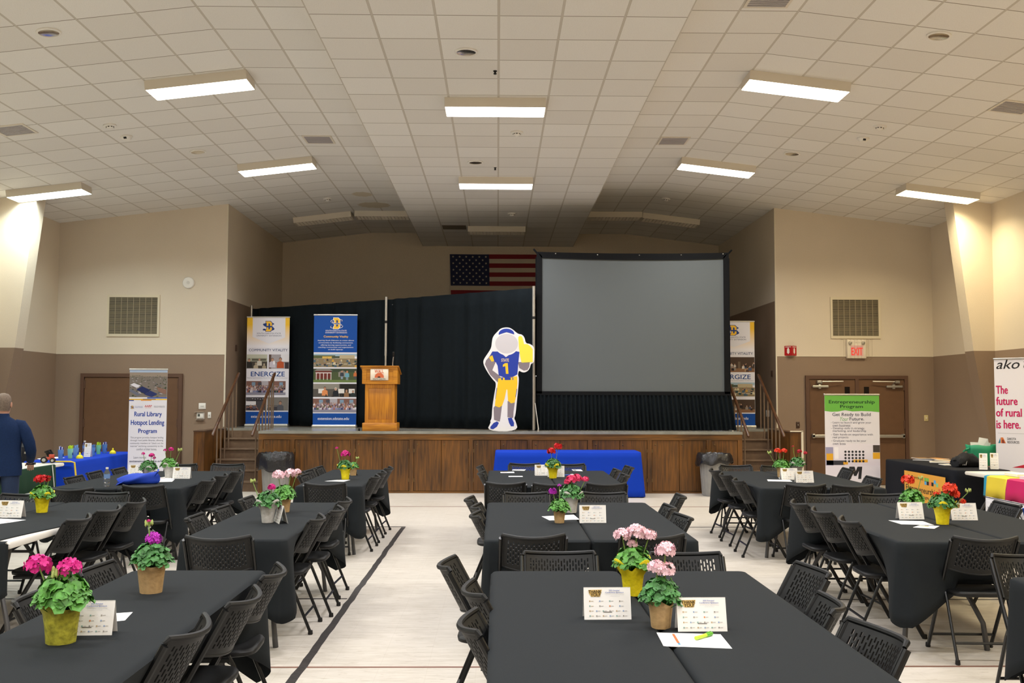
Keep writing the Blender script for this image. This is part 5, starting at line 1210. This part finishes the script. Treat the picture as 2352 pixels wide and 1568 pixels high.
t = thing('table_runner', 'dark green table cover with white panel, in front of the suited man', 'table cover', (-6.125, 12.75, 0), PI/2, 'coloured table covers')
g = G(); grid = []
for j, (off, z) in enumerate(((.7, TZ+.002), (.35, TZ+.002), (.02, TZ+.003), (0, TZ-.008), (-.012, .55), (-.03, .3), (-.045, .08))):
    grid.append([(-1.0+2.0*i/50, (off if off > 0 else off)+(.012*math.sin(i*.9)+.01*math.sin(i*.37))*(1 if j > 3 else 0)*(j-3)/3, z) for i in range(51)])
g.loft(grid[2:], False, False, 0, closed=False); o = g.build('cover_cloth', M_CG, t, 60); o.modifiers.new('thickness', 'SOLIDIFY').thickness = .003
P = Print(t, (0, 0, 200, 75), (2.0, .75), -.085)
P.polyg([(48, 30), (196, 30), (186, 62), (38, 62)], 'c9cbc8', 1).text('SDAP', 66, 36, 160, 58, '1f2c26', .05, .2); P.done('white_panel', 'lettering')
G().tube([(.86, -.02, TZ), (.88, -.04, .5), (.9, -.06, .12)], .006, 5).build('white_edge_cord', M_WHT, t)
# yellow edged end of the blue cloth
t = thing('cloth_trim', 'yellow hem strip at the near corner of the blue side cloth', 'hem', (-6.11, 14.36, 0)); G().tube([(-.3, -.03, TZ+.004), (-.06, -.03, TZ+.004), (.0, -.03, TZ-.01), (.03, -.03, .5), (.035, -.03, .4)], .012, 6).build('hem_strip', mat('yellow_hem', 'd9b92c', .7), t)
def cup(px, py, c, fill, label, h=.15):
    p = atz(px, py, TZ); t = thing('cup', label, 'cup', (p.x, p.y, TZ+.002), group='giveaway cups on the blue table')
    G().lathe([(.028, 0), (.03, .004), (.042, h), (.039, h), (.028, .008)], 18, cap1=False).build('cup_body', mat('cup_'+c, c, .3, alpha=1), t)
    rnd = random.Random(px); g1, g2 = G(), G()
    for k in range(9):
        a = k*2.4; r = .022*(k/9)**.5; q = (r*math.cos(a), r*math.sin(a)); (g1 if k % 2 else g2).tube([(q[0], q[1], .02), (q[0]*1.5+rnd.uniform(-.006, .006), q[1]*1.5, h+rnd.uniform(.025, .055))], .0055, 6)
    if fill: g1.build('pen_bundle', flat(fill[0]), t); g2.build('pen_bundle', flat(fill[1]), t)
    G().rbox(.03, -.012, h*.35, .043, .012, h*.6, .003).build('logo_patch', flat('1f4a8c'), t)
cup(139, 1056, '5f8cc4', ('dfe2f0', '2b3f9e'), 'blue cup with striped pens, closest to the camera of its row')
cup(161, 1053, '8fd0b0', ('c8ea3a', 'b6d832'), 'pale green cup with lime pens behind the nearest yellow bell')
cup(174, 1051, '6a96cc', ('6a96cc', '8fb2de'), 'blue cup filled with blue pens next to the pale green cup')
cup(213, 1046, '5f8cc4', ('6a96cc', '4f7cc0'), 'blue cup behind the tall thank-you card', .13)
cup(226, 1043, '7fce9a', ('c8ea3a', 'b6d832'), 'green cup with lime pens between two blue cups')
cup(240, 1041, '5f8cc4', ('dfe2f0', '2b3f9e'), 'blue cup with striped pens farthest along the blue table')
for px, py, l in ((183, 1053, 'yellow bell-shaped toy nearest the camera on the blue table'), (259, 1042, 'yellow bell-shaped toy at the far end of the blue table')):
    p = atz(px, py, TZ); t = thing('toy_bell', l, 'toy', (p.x, p.y, TZ+.002), group='yellow toys')
    M_TY = mat('toy_yellow', 'e6d624', .4); G().lathe([(.05, 0), (.052, .01), (.045, .035), (.03, .05), (.016, .058)], 18).build('bell_body', M_TY, t); G().lathe([(.014, .058), (.013, .085), (.006, .095)], 12).build('knob', M_TY, t)
bottle(atz(194, 1043, TZ), 'clear water bottle behind the tall card on the blue table', TZ, .22)
card(202, 1049, .1, 'tall narrow thank-you card among the cups on the blue table', .1, .215, pos=None)
paper([(85, 1053), (130, 1049), (150, 1051), (95, 1056)], 'white sheets at the near end of the blue display table')
t = thing('toy_tractor', 'small red toy tractor on the white-topped table', 'toy tractor', (*atz(112, 1063, TZ).xy, TZ+.002), .3)
G().rbox(-.06, -.03, .045, .02, .03, .08, .006).rbox(.0, -.028, .04, .07, .028, .12, .006).build('body', mat('tractor_red', 'b5452e', .45), t)
for x, r in ((-.06, .045), (.05, .035)):
    for s in (-1, 1):
        w = G(); w.loft([[(x+r*a*math.cos(2*PI*k/16), s*.045+b, r+r*a*math.sin(2*PI*k/16)) for k in range(16)] for a, b in ((1, -.011), (1, .011))]); wo = w.build('wheel', M_HOLE, t)
        h_ = G(); h_.loft([[(x+r*.55*math.cos(2*PI*k/12), s*.045+b, r+r*.55*math.sin(2*PI*k/12)) for k in range(12)] for b in (-.013, .013)]); h_.build('hub', M_STEEL, wo)
t = thing('backpack', 'black upright bag standing behind the blue display table', 'bag', (-7.42, 15.2, 0), .3)
M_BK = mat('black_nylon', '17181a', .6, bump=.1, nscale=200); G().rbox(-.2, -.13, .0, .2, .13, .98, .06).build('bag_body', M_BK, t); G().rbox(-.15, -.17, .3, .15, -.12, .75, .03).build('front_pocket', M_BK, t)
G().tube([(-.06, 0, .97), (-.05, 0, 1.02), (.05, 0, 1.02), (.06, 0, .97)], .012, 6).build('handle', M_BK, t); G().lathe([(.02, 0), (.018, .03)], 10, (.19, -.14, .82)).build('buckle', M_STEEL, t)
# right hand display tables
table(6.08, 6.78, 12.95, 15.25, 'folding table under the navy black cloth by the right wall')
cloth(6.05, 6.8, 12.92, 15.28, 'navy black cloth with an orange sign on the right display table', {'L': (.735, .02), 'R': (.4, 0), 'N': (.735, .01), 'F': (.735, .03)}, (0, 0, 0, 0), m=M_CN, group='coloured table covers', seed=8, fold=.03)
t = thing('cloth_sign', 'orange sign panel with black lettering hung on the navy cloth', 'sign', (6.05-.05, 13.78, .0), -PI/2)
P = Print(t, (604, 555, 1105, 1000), (1.32, .52), 0, .12)
OR = 'd69a3a'; gq = G().box(-.66, .0, .12, .66, .004, .64); gq.build('sign_sheet', flat(OR), t, 0)
P.text('M', 660, 600, 712, 672, '1a1716', .09).text('MITCHELL', 722, 612, 850, 636, '1a1716', .02).text('Entrepreneurship', 625, 720, 1012, 815, '1a1716', .02).text('Program', 712, 812, 910, 880, '1a1716', .02)
for x, y, c in ((862, 600, '6cae4c'), (890, 600, '6cae4c'), (862, 640, '4f9cd0'), (890, 640, '1a1716'), (918, 640, 'd9744a'), (946, 640, '1a1716'), (974, 610, '4f9cd0'), (1000, 640, '7fbf8a'), (1025, 700, 'cf6a3f'), (1055, 720, '1a1716'), (1030, 740, 'd9744a'), (905, 890, '7fbf8a'), (930, 900, '4f9cd0'), (960, 870, 'd9744a'), (985, 880, '6cae4c'), (1010, 890, 'cf6a3f'), (1040, 900, '7fbf8a'), (1020, 940, '1a1716')): P.rect(x, y, x+25, y+44, c, 1)
P.done('colour_blocks', 'lettering')
table(6.08, 6.78, 10.2, 12.86, 'white-topped folding table with a colourful draped cover', mat('white_table_plastic', 'dcd9d2', .4), TZ-.002)
t = thing('table_runner', 'teal, yellow and magenta cover over the white-topped table at the right', 'table cover', (6.045, 11.15, 0), -PI/2, 'coloured table covers')
cols = [('runner_teal', '1d8fb4', -1.0, -.93), ('runner_yellow', 'dcc638', -.93, -.45), ('runner_magenta', 'c3125f', -.45, 1.0)]
for nmx, c, a, b in cols:
    g = G(); grid = []; n = max(3, int((b-a)/.04))
    for j, (off, z) in enumerate(((.55, TZ+.003), (.3, TZ+.003), (.04, TZ+.003), (.0, TZ-.01), (-.015, .62), (-.025, .5))): grid.append([(a+(b-a)*i/n, off+(.008*math.sin((a+(b-a)*i/n)*17))*(j > 3), z) for i in range(n+1)])
    g.loft(grid[::-1], False, False, 0, closed=False); o = g.build('cover_band', mat(nmx, c, .7), t, 60); o.modifiers.new('thickness', 'SOLIDIFY').thickness = .002
g = G(); g.loft([[(-.9+1.9*i/40, -.028-.02*(1-z)*1.0+.008*math.sin(i*.8), z) for i in range(41)] for z in (.5, .35, .2, .06)][::-1], False, False, 0, closed=False); o = g.build('cover_band', mat('runner_white', 'dcdbe0', .7), t, 60); o.modifiers.new('thickness', 'SOLIDIFY').thickness = .002
P = Print(t, (0, 0, 200, 75), (2.0, .75), -.062)
P.text('DAKOTA', 58, 32, 150, 46, '26262c', .01).text('RESOURCES', 58, 50, 150, 62, '26262c', .01).rect(10, 25, 199, 26, '26262c', 1)
for x in (20, 27, 33, 38, 44): P.rect(x, 36+(x % 5)*1.5, x+.6, 60, '3a3a42', 1); P.polyg([(x, 37+(x % 5)*1.5), (x+5, 34+(x % 3)*2), (x+5.3, 34.8+(x % 3)*2), (x, 38+(x % 5)*1.5)], '3a3a42', 1)
P.done('line_drawing', 'lettering')
def stack_paper(x, y, w, l, rz, label, c, nms='booklet', z=TZ+.003, th=.008):
    t = thing(nms, label, 'printed booklet', (x, y, z), rz, 'booklets on the right display tables'); G().box(-w/2, -l/2, 0, w/2, l/2, th).build('pages', M_PAPER, t, 0); G().box(-w/2+.001, -l/2+.001, th, w/2-.001, l/2-.001, th+.001).build('cover', flat(c), t, 0)
for i, (px, py, c, l) in enumerate(((2100, 1053, '8a6a48', 'tan booklet farthest along the navy cloth'), (2135, 1054, 'c98f4e', 'orange-brown booklet behind the others on the navy cloth'), (2150, 1058, 'd0b48a', 'pale tan booklet in the middle of the navy cloth'), (2105, 1057, '5d6070', 'grey booklet at the table edge on the navy cloth'), (2140, 1062, 'd8cfc0', 'cream booklet at the table edge on the navy cloth'), (2166, 1068, 'cfcac0', 'white booklet just left of the black cap'), (2178, 1064, 'b08a60', 'brown booklet touching the black cap'))):
    p = atz(px, py, TZ); stack_paper(p.x+.12, p.y, .22, .28, .3*i, l, c)
for i, (x, y, l, th) in enumerate(((6.4, 11.9, 'stack of white papers nearest the tall magenta-lettered banner', .03), (6.3, 11.35, 'thick white booklet on the colourful cover', .035), (6.5, 10.8, 'white booklet at the picture edge on the colourful cover', .02))): stack_paper(x, y, .3, .3, .2*i, l, 'e2e0ea', 'paper_stack', TZ+.007, th)
t = thing('knit_cap', 'crumpled black garment with white emblem on the navy cloth', 'clothing', (*(atz(2208, 1073, TZ).xy+Vector((.1, .05))), TZ+.004), .2)
rings = []; n = 26
for j in range(10):
    f = j/9; x = -.19+.38*f; hh = .02+.075*math.sin(PI*(f*.88+.08))**.7*(1+.12*math.sin(j*2.2)); rings.append([(x+.012*math.sin(k*1.7), (.1+.02*math.sin(j))*math.cos(2*PI*k/n), max(.0, hh*(1+math.sin(2*PI*k/n))*(1+.06*math.sin(k*2.7+j)))) for k in range(n)])
G().loft(rings).build('garment_body', mat('black_knit', '15161a', .9, bump=.4, nscale=120), t, 60)
g = G(); [g.tube([(-.14+.02*k, -.105-.004*k, .03), (-.11+.02*k, -.1, .09), (-.08+.02*k, -.07, .12)], .003, 5) for k in range(3)]; g.build('emblem', flat('cfd0d4'), t)
# green mesh basket
t = thing('basket', 'translucent green basket with white papers on the navy cloth', 'basket', (*(atz(2243, 1072, TZ).xy+Vector((.22, .25))), TZ+.003), .1)
rings = []
for r, z in ((.13, .0), (.14, .01), (.17, .1), (.195, .22), (.205, .29)):
    rings.append([(r*(1.15+.06*math.sin(k*1.3)*z*4)*math.cos(2*PI*k/36), r*(.8)*math.sin(2*PI*k/36), z+(.007*math.sin(k*.9)*(z > .2))) for k in range(36)])
o = G().loft(rings, True, False).build('basket_body', mat('green_mesh', '1f9a6e', .45, alpha=.82), t, 60); o.modifiers.new('thickness', 'SOLIDIFY').thickness = .004
for s in (-1, 1): G().tube([(s*.21, -.04, .25), (s*.27, -.03, .23), (s*.28, .02, .2), (s*.22, .03, .22)], .012, 6).build('handle', mat('green_mesh', '1f9a6e', .45), t)
t2 = thing('paper_sheet', 'white papers sticking out of the green basket', 'paper', (t.location.x, t.location.y, TZ+.02)); G().add([(-.12, .0, .1), (.1, -.02, .1), (.06, -.03, .36), (-.05, .0, .38)], [(0, 1, 2, 3)]).add([(-.14, .05, .1), (.12, .05, .1), (.14, .06, .3), (-.15, .06, .31)], [(0, 1, 2, 3)]).build('sheet', M_PAPER, t2, 0).modifiers.new('thickness', 'SOLIDIFY').thickness = .002
card(2259, 1078, -.5, 'tall narrow thank-you card in front of the green basket', .1, .215)
card(2284, 1077, -.4, 'tall narrow thank-you card between green basket and standing banner', .1, .215)
# ================================================================ floor banners
M_FB = mat('banner_white', 'e4e2ea', .5)
pL, pR = aty(294.5, 960, 15.9), aty(383.5, 960, 16.0)
t = stand(((pL.x+pR.x)/2, 15.95, .0), .06, (pR-pL).length, aty(340, 848, 15.95).z, 'white roll-up banner with aerial photo in front of the left doors')
wb = (pR-pL).length; hb = aty(340, 848, 15.95).z
P = Print(t, (1443, -60, 1878, -60+435*hb/wb), (wb, hb), -.002)
P.snap(1443, -52, 1878, 268, 'aerial', 21); P.rect(1443, -60, 1878, -50, '4f7ac0', 3)
P.rect(1650, 270, 1878, 283, '1b4aa8', 1).rect(1443, 288, 1878, 302, 'e0b02c', 1).rect(1750, 288, 1878, 302, 'ecc030', 2).rect(1600, 288, 1750, 296, '6d4a3a', 2).rect(1443, 302, 1498, 313, '1b4aa8', 1).rect(1578, 303, 1700, 311, 'e08a2c', 1)
logo(P, 1463, 370, 1500, 405, 'e4e2ea'); P.text('SOUTH DAKOTA STATE', 1512, 374, 1602, 382, '4a68a8').text('UNIVERSITY EXTENSION', 1512, 386, 1602, 394, '4a68a8').text('AARP', 1622, 362, 1706, 384, 'd03a30', .04, .15).text('South Dakota', 1630, 388, 1700, 396, 'd0564a').text('SOUTH DAKOTA', 1730, 370, 1855, 380, '5a5a66').text('COMMUNITY FOUNDATION', 1730, 384, 1855, 391, '7a7a86')
TB = '14409c'
P.text('Rural Library', 1508, 440, 1822, 510, TB, .05).text('Hotspot Lending', 1470, 538, 1852, 612, TB, .05).text('Program', 1558, 640, 1770, 705, TB, .05)
for s_, a, b, c in (('This program provides hotspot lending', 1468, 732, 1848), ('through rural public libraries, allowing', 1468, 765, 1846), ('community members to "check out the', 1468, 798, 1848), ('internet" and bring connectivity to the', 1470, 832, 1845), ('comfort of their homes.', 1540, 866, 1775), ('Learn more at', 1510, 962, 1655)): P.text(s_, a, b, c, b+27, '80808e', .0)
P.text('extension.sdstate.edu', 1464, 1006, 1850, 1032, '50546a', .03); P.done()
pL, pR = aty(1895, 1000, 15.5), aty(2020.5, 1000, 15.5); wb = pR.x-pL.x; hb = aty(1957, 906, 15.5).z
t = stand(((pL.x+pR.x)/2, 15.5, 0), 0, wb, hb, 'white roll-up banner with green top in front of the push bar doors')
P = Print(t, (830, 866, 1245, 866+415*hb/wb), (wb, hb), -.002)
GR = '6db54c'
P.polyg([(830, 872), (1245, 872), (1245, 998), (1180, 992), (1110, 990), (1040, 993), (985, 984), (930, 994), (880, 996), (830, 990)][::-1], GR, 1)
P.text('Entrepreneurship', 863, 908, 1210, 941, '1f3f2c', .03).text('Program', 948, 944, 1120, 974, '1f3f2c', .03).text('Get Ready to Build', 888, 1003, 1178, 1035, '2b3148', .01).text('Your', 946, 1034, 1010, 1064, '6fae6a', 0, .3).text('Future.', 1018, 1036, 1128, 1061, '2b3148', .01)
for s_, a, b, c in (('- Learn to launch and grow your', 876, 1069, 1182), ('own business', 888, 1089, 1022), ('- Develop skills in strategy,', 876, 1112, 1132), ('marketing, and leadership', 888, 1132, 1142), ('- Gain hands-on experience with', 876, 1159, 1192), ('real projects', 888, 1180, 1006), ('- Graduate ready to be your', 876, 1206, 1142), ('own boss', 888, 1226, 984)): P.text(s_, a, b, c, b+19, '4a4f68', .0)
zb = 866+415*hb/wb
P.photo(831, 1236, 1244, 1400, grad_mat('gym_wall_print', 'e6e2ee', 'd6d0e2'), layer=1).photo(831, 1400, 1244, zb-60, grad_mat('gym_floor_print', 'dcd8e8', 'eeecf2'), layer=1)
P.rect(832, 1262, 890, 1400, '9a98b8', 2).rect(838, 1310, 888, 1360, 'e0a830', 3).rect(838, 1362, 975, 1396, '3a3a44', 2).rect(900, 1262, 930, 1350, 'f0eef6', 2)
for r in range(4):
    for c in range(6): x = 982+c*27; y = 1296+r*24; P.polyg([(x+9*math.cos(k), y+9*math.sin(k)) for k in [q*PI/4 for q in range(8)]], '2f3034', 3)
P.rect(1040, 1355, 1150, 1376, 'e2a93a', 2).rect(1192, 1246, 1244, 1300, '4a4440', 2).rect(1190, 1302, 1244, 1350, 'e0a830', 2).rect(965, 1372, 1000, 1392, 'd9a23a', 3)
P.polyg([(998, 1500), (1010, 1408), (1050, 1408), (1058, 1440), (1072, 1408), (1108, 1408), (1098, 1500), (1075, 1500), (1082, 1440), (1062, 1478), (1044, 1478), (1034, 1440), (1022, 1500)], '2a2a2e', 3); P.done()
t = stand((7.26, 13.31, 0), -.75, .86, 2.25, 'tall white banner with magenta lettering at the right picture edge'); P = Print(t, (0, 0, 86, 225), (.86, 2.25), -.002)
P.text('ako', 3, 1, 33, 14, '1f1d22', .01, .3).text('ta', 38, 1, 54, 14, '1f1d22', .01, .3)
MG = 'c2185c'
P.text('The', 2, 37.5, 17, 48.5, MG, .06).text('future', 2, 53, 29, 64, MG, .06).text('of rural', 1.5, 69, 34, 80, MG, .06).text('is here.', 1.5, 85, 32, 96.5, MG, .06).rect(3, 103, 80, 103.5, 'b9b7be', 1)
P.polyg([(3, 117), (6, 109), (6, 117)], '3f7f9a', 1).polyg([(6.5, 109), (9.5, 109), (13, 117), (6.5, 117)], 'd0743a', 1).polyg([(8, 112), (10, 112), (11.5, 117), (8, 117)], '8a3a2c', 2)
P.text('DAKOTA', 15, 109, 26, 112.2, '2a2a30', .03).text('RESOURCES', 15, 113.6, 30, 116.8, '2a2a30', .03).polyg([(20, 150), (60, 138), (60, 150)], 'c2283c', 1); P.done()
# ================================================================ waste bins
M_BIN = mat('grey_ribbed_bin', '8b8a88', .55, noise=.06, nscale=12); M_LIN = mat('black_liner', '1c1c1f', .3, spec=.6, bump=.9, nscale=22)
def bin_(px, y, label, bagdrop, seed):
    x = aty(px, 1050, y).x; t = thing('waste_bin', label, 'waste bin', (x, y, 0), group='ribbed waste bins'); n = 88
    def ring(r, z, rib): return [(r*(1+(rib if k % 4 < 2 else 0))*math.cos(2*PI*k/n), r*(1+(rib if k % 4 < 2 else 0))*math.sin(2*PI*k/n), z) for k in range(n)]
    G().loft([ring(.20, .0, 0), ring(.205, .02, .03), ring(.25, .66, .03), ring(.262, .68, 0), ring(.268, .7, 0), ring(.25, .7, 0), ring(.2, .1, 0)], True, False).build('bin_body', M_BIN, t, 25)
    rnd = random.Random(seed); rings = []; m = 60; ph = [rnd.uniform(0, 6) for _ in range(3)]
    for j, (r, z) in enumerate(((.19, .45), (.245, .66), (.262, .712), (.285, .73), (.305, .70), (.32, .60), (.325, .70-bagdrop*.85), (.315, .70-bagdrop))):
        rings.append([((r+(.011*math.sin(k*.94+ph[0]+j*.6)+.011*math.sin(k*.42+ph[1]-j*.4)+rnd.uniform(-.006, .006))*(j > 2))*math.cos(2*PI*k/m), (r+(.011*math.sin(k*.94+ph[0]+j*.6)+.011*math.sin(k*.42+ph[1]-j*.4)+rnd.uniform(-.006, .006))*(j > 2))*math.sin(2*PI*k/m), z+((.03*math.sin(2*PI*k/m+ph[2])+.02*math.sin(k*.7+ph[1])) if j > 4 else rnd.uniform(-.008, .012)*(j in (2, 3)))) for k in range(m)])
    o = G().loft(rings, False, False).build('bin_liner', M_LIN, t, 50); o.modifiers.new('thickness', 'SOLIDIFY').thickness = .002
bin_(634, 17.08, 'tall ribbed grey bin with black liner hanging far down, by the left steps', .27, 1)
bin_(1640, 17.12, 'ribbed grey bin with black liner at the right end of the stage', .16, 4)
# ================================================================ the man in the suit
def person():
    t = thing('person', 'person in a navy suit seen from behind, standing at the green-covered table', 'person', (-5.57, 11.15, 0), .22); t.scale = (.97, .97, .972)
    M_SK = mat('skin', 'c08f78', .55, noise=.05, nscale=20); M_SUIT = mat('navy_suit', '16284a', .85, spec=.2, noise=.12, nscale=60, bump=.1); M_TRO = mat('navy_trousers', '182947', .8, noise=.1, nscale=60); M_HAIR = mat('short_grey_hair', '77685c', .8, noise=.3, nscale=90)
    # body: one continuous skinned figure (faces +y, away from the camera)
    V, E_, Rr = [], [], []
    def v(p, r, par=None):
        V.append(p); Rr.append(r if isinstance(r, tuple) else (r, r))
        if par is not None: E_.append((par, len(V)-1))
        return len(V)-1
    pel = v((0, 0, .96), (.15, .11)); sp = v((0, .0, 1.12), (.145, .105), pel); chst = v((0, .01, 1.30), (.14, .095), sp); sh = v((0, .0, 1.42), (.09, .06), chst); nk = v((0, .005, 1.52), .058, sh); hd0 = v((0, .02, 1.60), (.066, .075), nk); hd1 = v((0, .02, 1.68), (.073, .09), hd0); v((0, .005, 1.735), (.055, .07), hd1)
    hands = []
    for s, el, wr in ((1, (.30, .03, 1.12), (.25, .26, .98)), (-1, (-.29, .05, 1.12), (-.14, .33, 1.0))):
        s0 = v((s*.16, 0, 1.385), .045, sh); e = v(el, .045, s0); w = v(wr, .03, e)
        d = (Vector(wr)-Vector(el)).normalized(); pm = Vector(wr)+d*.05+Vector((0, .01, -.01)); p = v(tuple(pm), (.036, .02), w); k = v(tuple(pm+d*.04), (.036, .018), p)
        side = d.cross(Vector((0, 0, 1))).normalized()
        for q, (o, ln) in enumerate(((-.028, .06), (-.009, .075), (.010, .07), (.028, .055))):
            a = v(tuple(pm+d*.055+side*o), .0105, k); b = v(tuple(pm+d*(.055+ln*.5)+side*o+Vector((0, 0, -.008))), .0095, a); v(tuple(pm+d*(.055+ln*.85)+side*o+Vector((0, 0, -.03))), .008, b)
        th = v(tuple(pm-d*.02-side*s*.035), .012, p); v(tuple(pm+d*.03-side*s*.055+Vector((0, 0, -.012))), .0095, th)
    for s in (-1, 1):
        h_ = v((s*.095, 0, .88), .088, pel); kn = v((s*.105, .01, .49), .055, h_); an = v((s*.11, -.015, .09), .038, kn); v((s*.125, .15, .035), (.042, .028), an)
    me = bpy.data.meshes.new('body'); me.from_pydata(V, E_, []); o = bpy.data.objects.new('body_skeleton', me); COL.objects.link(o)
    o.modifiers.new('skin', 'SKIN')
    for i, r in enumerate(Rr): me.skin_vertices[0].data[i].radius = r
    me.skin_vertices[0].data[0].use_root = True
    sb = o.modifiers.new('sub', 'SUBSURF'); sb.levels = 2; sb.render_levels = 2
    dg = bpy.context.evaluated_depsgraph_get(); me2 = bpy.data.meshes.new_from_object(o.evaluated_get(dg)); bpy.data.objects.remove(o)
    me2.name = 'body'; me2.materials.clear(); me2.materials.append(M_SK); me2.polygons.foreach_set('use_smooth', [True]*len(me2.polygons))
    b = bpy.data.objects.new('body', me2); COL.objects.link(b); b.parent = t
    def el_ring(c, rx, ry, z, n=28, e=2.3): return [(c[0]+rx*abs(math.cos(a))**(2/e)*(1 if math.cos(a) >= 0 else -1), c[1]+ry*abs(math.sin(a))**(2/e)*(1 if math.sin(a) >= 0 else -1), z) for a in [2*PI*k/n for k in range(n)]]
    # head shell with face, ears
    g = G(); g.loft([el_ring((0, .012+dy), rx, ry, z, 24, 2) for rx, ry, z, dy in ((.05, .055, 1.535, .01), (.062, .078, 1.56, .015), (.07, .092, 1.60, .01), (.076, .099, 1.65, .0), (.077, .1, 1.69, -.004), (.068, .088, 1.735, -.008), (.045, .06, 1.762, -.008), (.012, .018, 1.772, -.008))])
    g.lathe([(.001, 0), (.012, .012), (.014, .03), (.008, .05)], 8, (0, .112, 1.61))
    g.build('face', M_SK, b, 60)
    for s in (-1, 1):
        e = G(); e.loft([[(s*(.074+off), .005+.022*r*math.cos(2*PI*k/12)+.004, 1.645+.034*r*math.sin(2*PI*k/12)) for k in range(12)] for off, r in ((0, .8), (.012, 1.0), (.016, .8))]); e.build('ear', M_SK, b, 60)
        G().lathe([(.001, 0), (.011, .006), (.011, .014), (.001, .02)], 10, (s*.03, .098, 1.642)).build('eye', mat('eye_white', 'e0dcd6', .3), b)
    G().tube([(-.025, .108, 1.59), (0, .114, 1.588), (.025, .108, 1.59)], .005, 6).build('mouth', mat('lip', 'a0625a', .5), b)
    g = G(); rings = []
    for rx, ry, z, cy, cut in ((.066, .07, 1.575, .0, 0), (.076, .094, 1.62, .002, 0), (.081, .104, 1.66, -.002, 0), (.082, .106, 1.695, -.006, 0), (.073, .094, 1.742, -.008, 1), (.049, .065, 1.770, -.008, 1), (.012, .02, 1.781, -.008, 1)):
        rings.append([(rx*math.cos(a), .010+cy+ry*math.sin(a)*(1 if (math.sin(a) < .25 or cut) else .55), z) for a in [2*PI*k/28 for k in range(28)]])
    g.loft(rings, False, True); g.build('hair', M_HAIR, t, 60)
    # jacket
    g = G(); prof = [(.215, .125, .83, -.005), (.22, .13, .92, -.005), (.205, .122, 1.05, 0), (.2, .118, 1.14, .0), (.215, .128, 1.28, .005), (.222, .125, 1.37, .0), (.19, .1, 1.43, -.005), (.125, .078, 1.475, -.01), (.075, .066, 1.505, -.012), (.07, .062, 1.53, -.012)]
    g.loft([el_ring((0, cy), rx, ry, z, 36, 2.5) for rx, ry, z, cy in prof], False, False)
    for s, p in ((1, [(.13, -.004, 1.425), (.19, 0, 1.405), (.235, .004, 1.33), (.285, .02, 1.2), (.302, .035, 1.11), (.285, .13, 1.05), (.255, .235, .992)]), (-1, [(-.13, -.004, 1.425), (-.19, 0, 1.405), (-.235, .01, 1.33), (-.28, .03, 1.2), (-.29, .055, 1.11), (-.225, .19, 1.06), (-.155, .30, 1.015)])):
        g.tube(p, [.055, .074, .074, .066, .06, .052, .046], 16)
    jk = g.build('jacket', M_SUIT, t, 60)
    G().loft([el_ring((0, -.012), .073, .066, 1.515, 24, 2), el_ring((0, -.01), .066, .06, 1.545, 24, 2), el_ring((0, -.01), .062, .056, 1.535, 24, 2)], False, False).build('collar', M_SUIT, jk, 60)
    G().box(-.002, -.131, .83, .002, -.120, 1.02).build('back_vent', mat('suit_seam', '101b30', .9), jk, 0)
    for s in (-1, 1):
        G().loft([el_ring((s*x, y), r, r*1.12, z, 24, 2.1) for x, y, r, z in ((.085, 0, .1, .95), (.095, 0, .1, .84), (.102, .005, .088, .65), (.105, .008, .078, .47), (.108, -.01, .074, .25), (.112, -.012, .076, .05))], True, True).build('trouser_leg', M_TRO, t, 60)
        G().loft([el_ring((s*.118, .05), .05, .135, .0, 24, 2.6), el_ring((s*.118, .05), .053, .14, .02, 24, 2.6), el_ring((s*.117, .045), .048, .125, .06, 24, 2.4), el_ring((s*.115, .0), .04, .06, .09, 24, 2.2)]).build('shoe', mat('black_leather', '17120f', .3), t, 60)
    return t
person()
G_ = thing('folder', 'dark folder held in the hand of the suited person', 'folder', (-5.57, 11.15, 0), .22); G_.scale = (.97, .97, .972)
G().rbox(.2, .28, .93, .29, .36, .955, .004).build('cover', mat('dark_leather', '15141a', .5), G_)
assert all(len(o['label'].split()) <= 16 for o in bpy.data.objects if o.get('label')), [o['label'] for o in bpy.data.objects if o.get('label') and len(o['label'].split()) > 16]
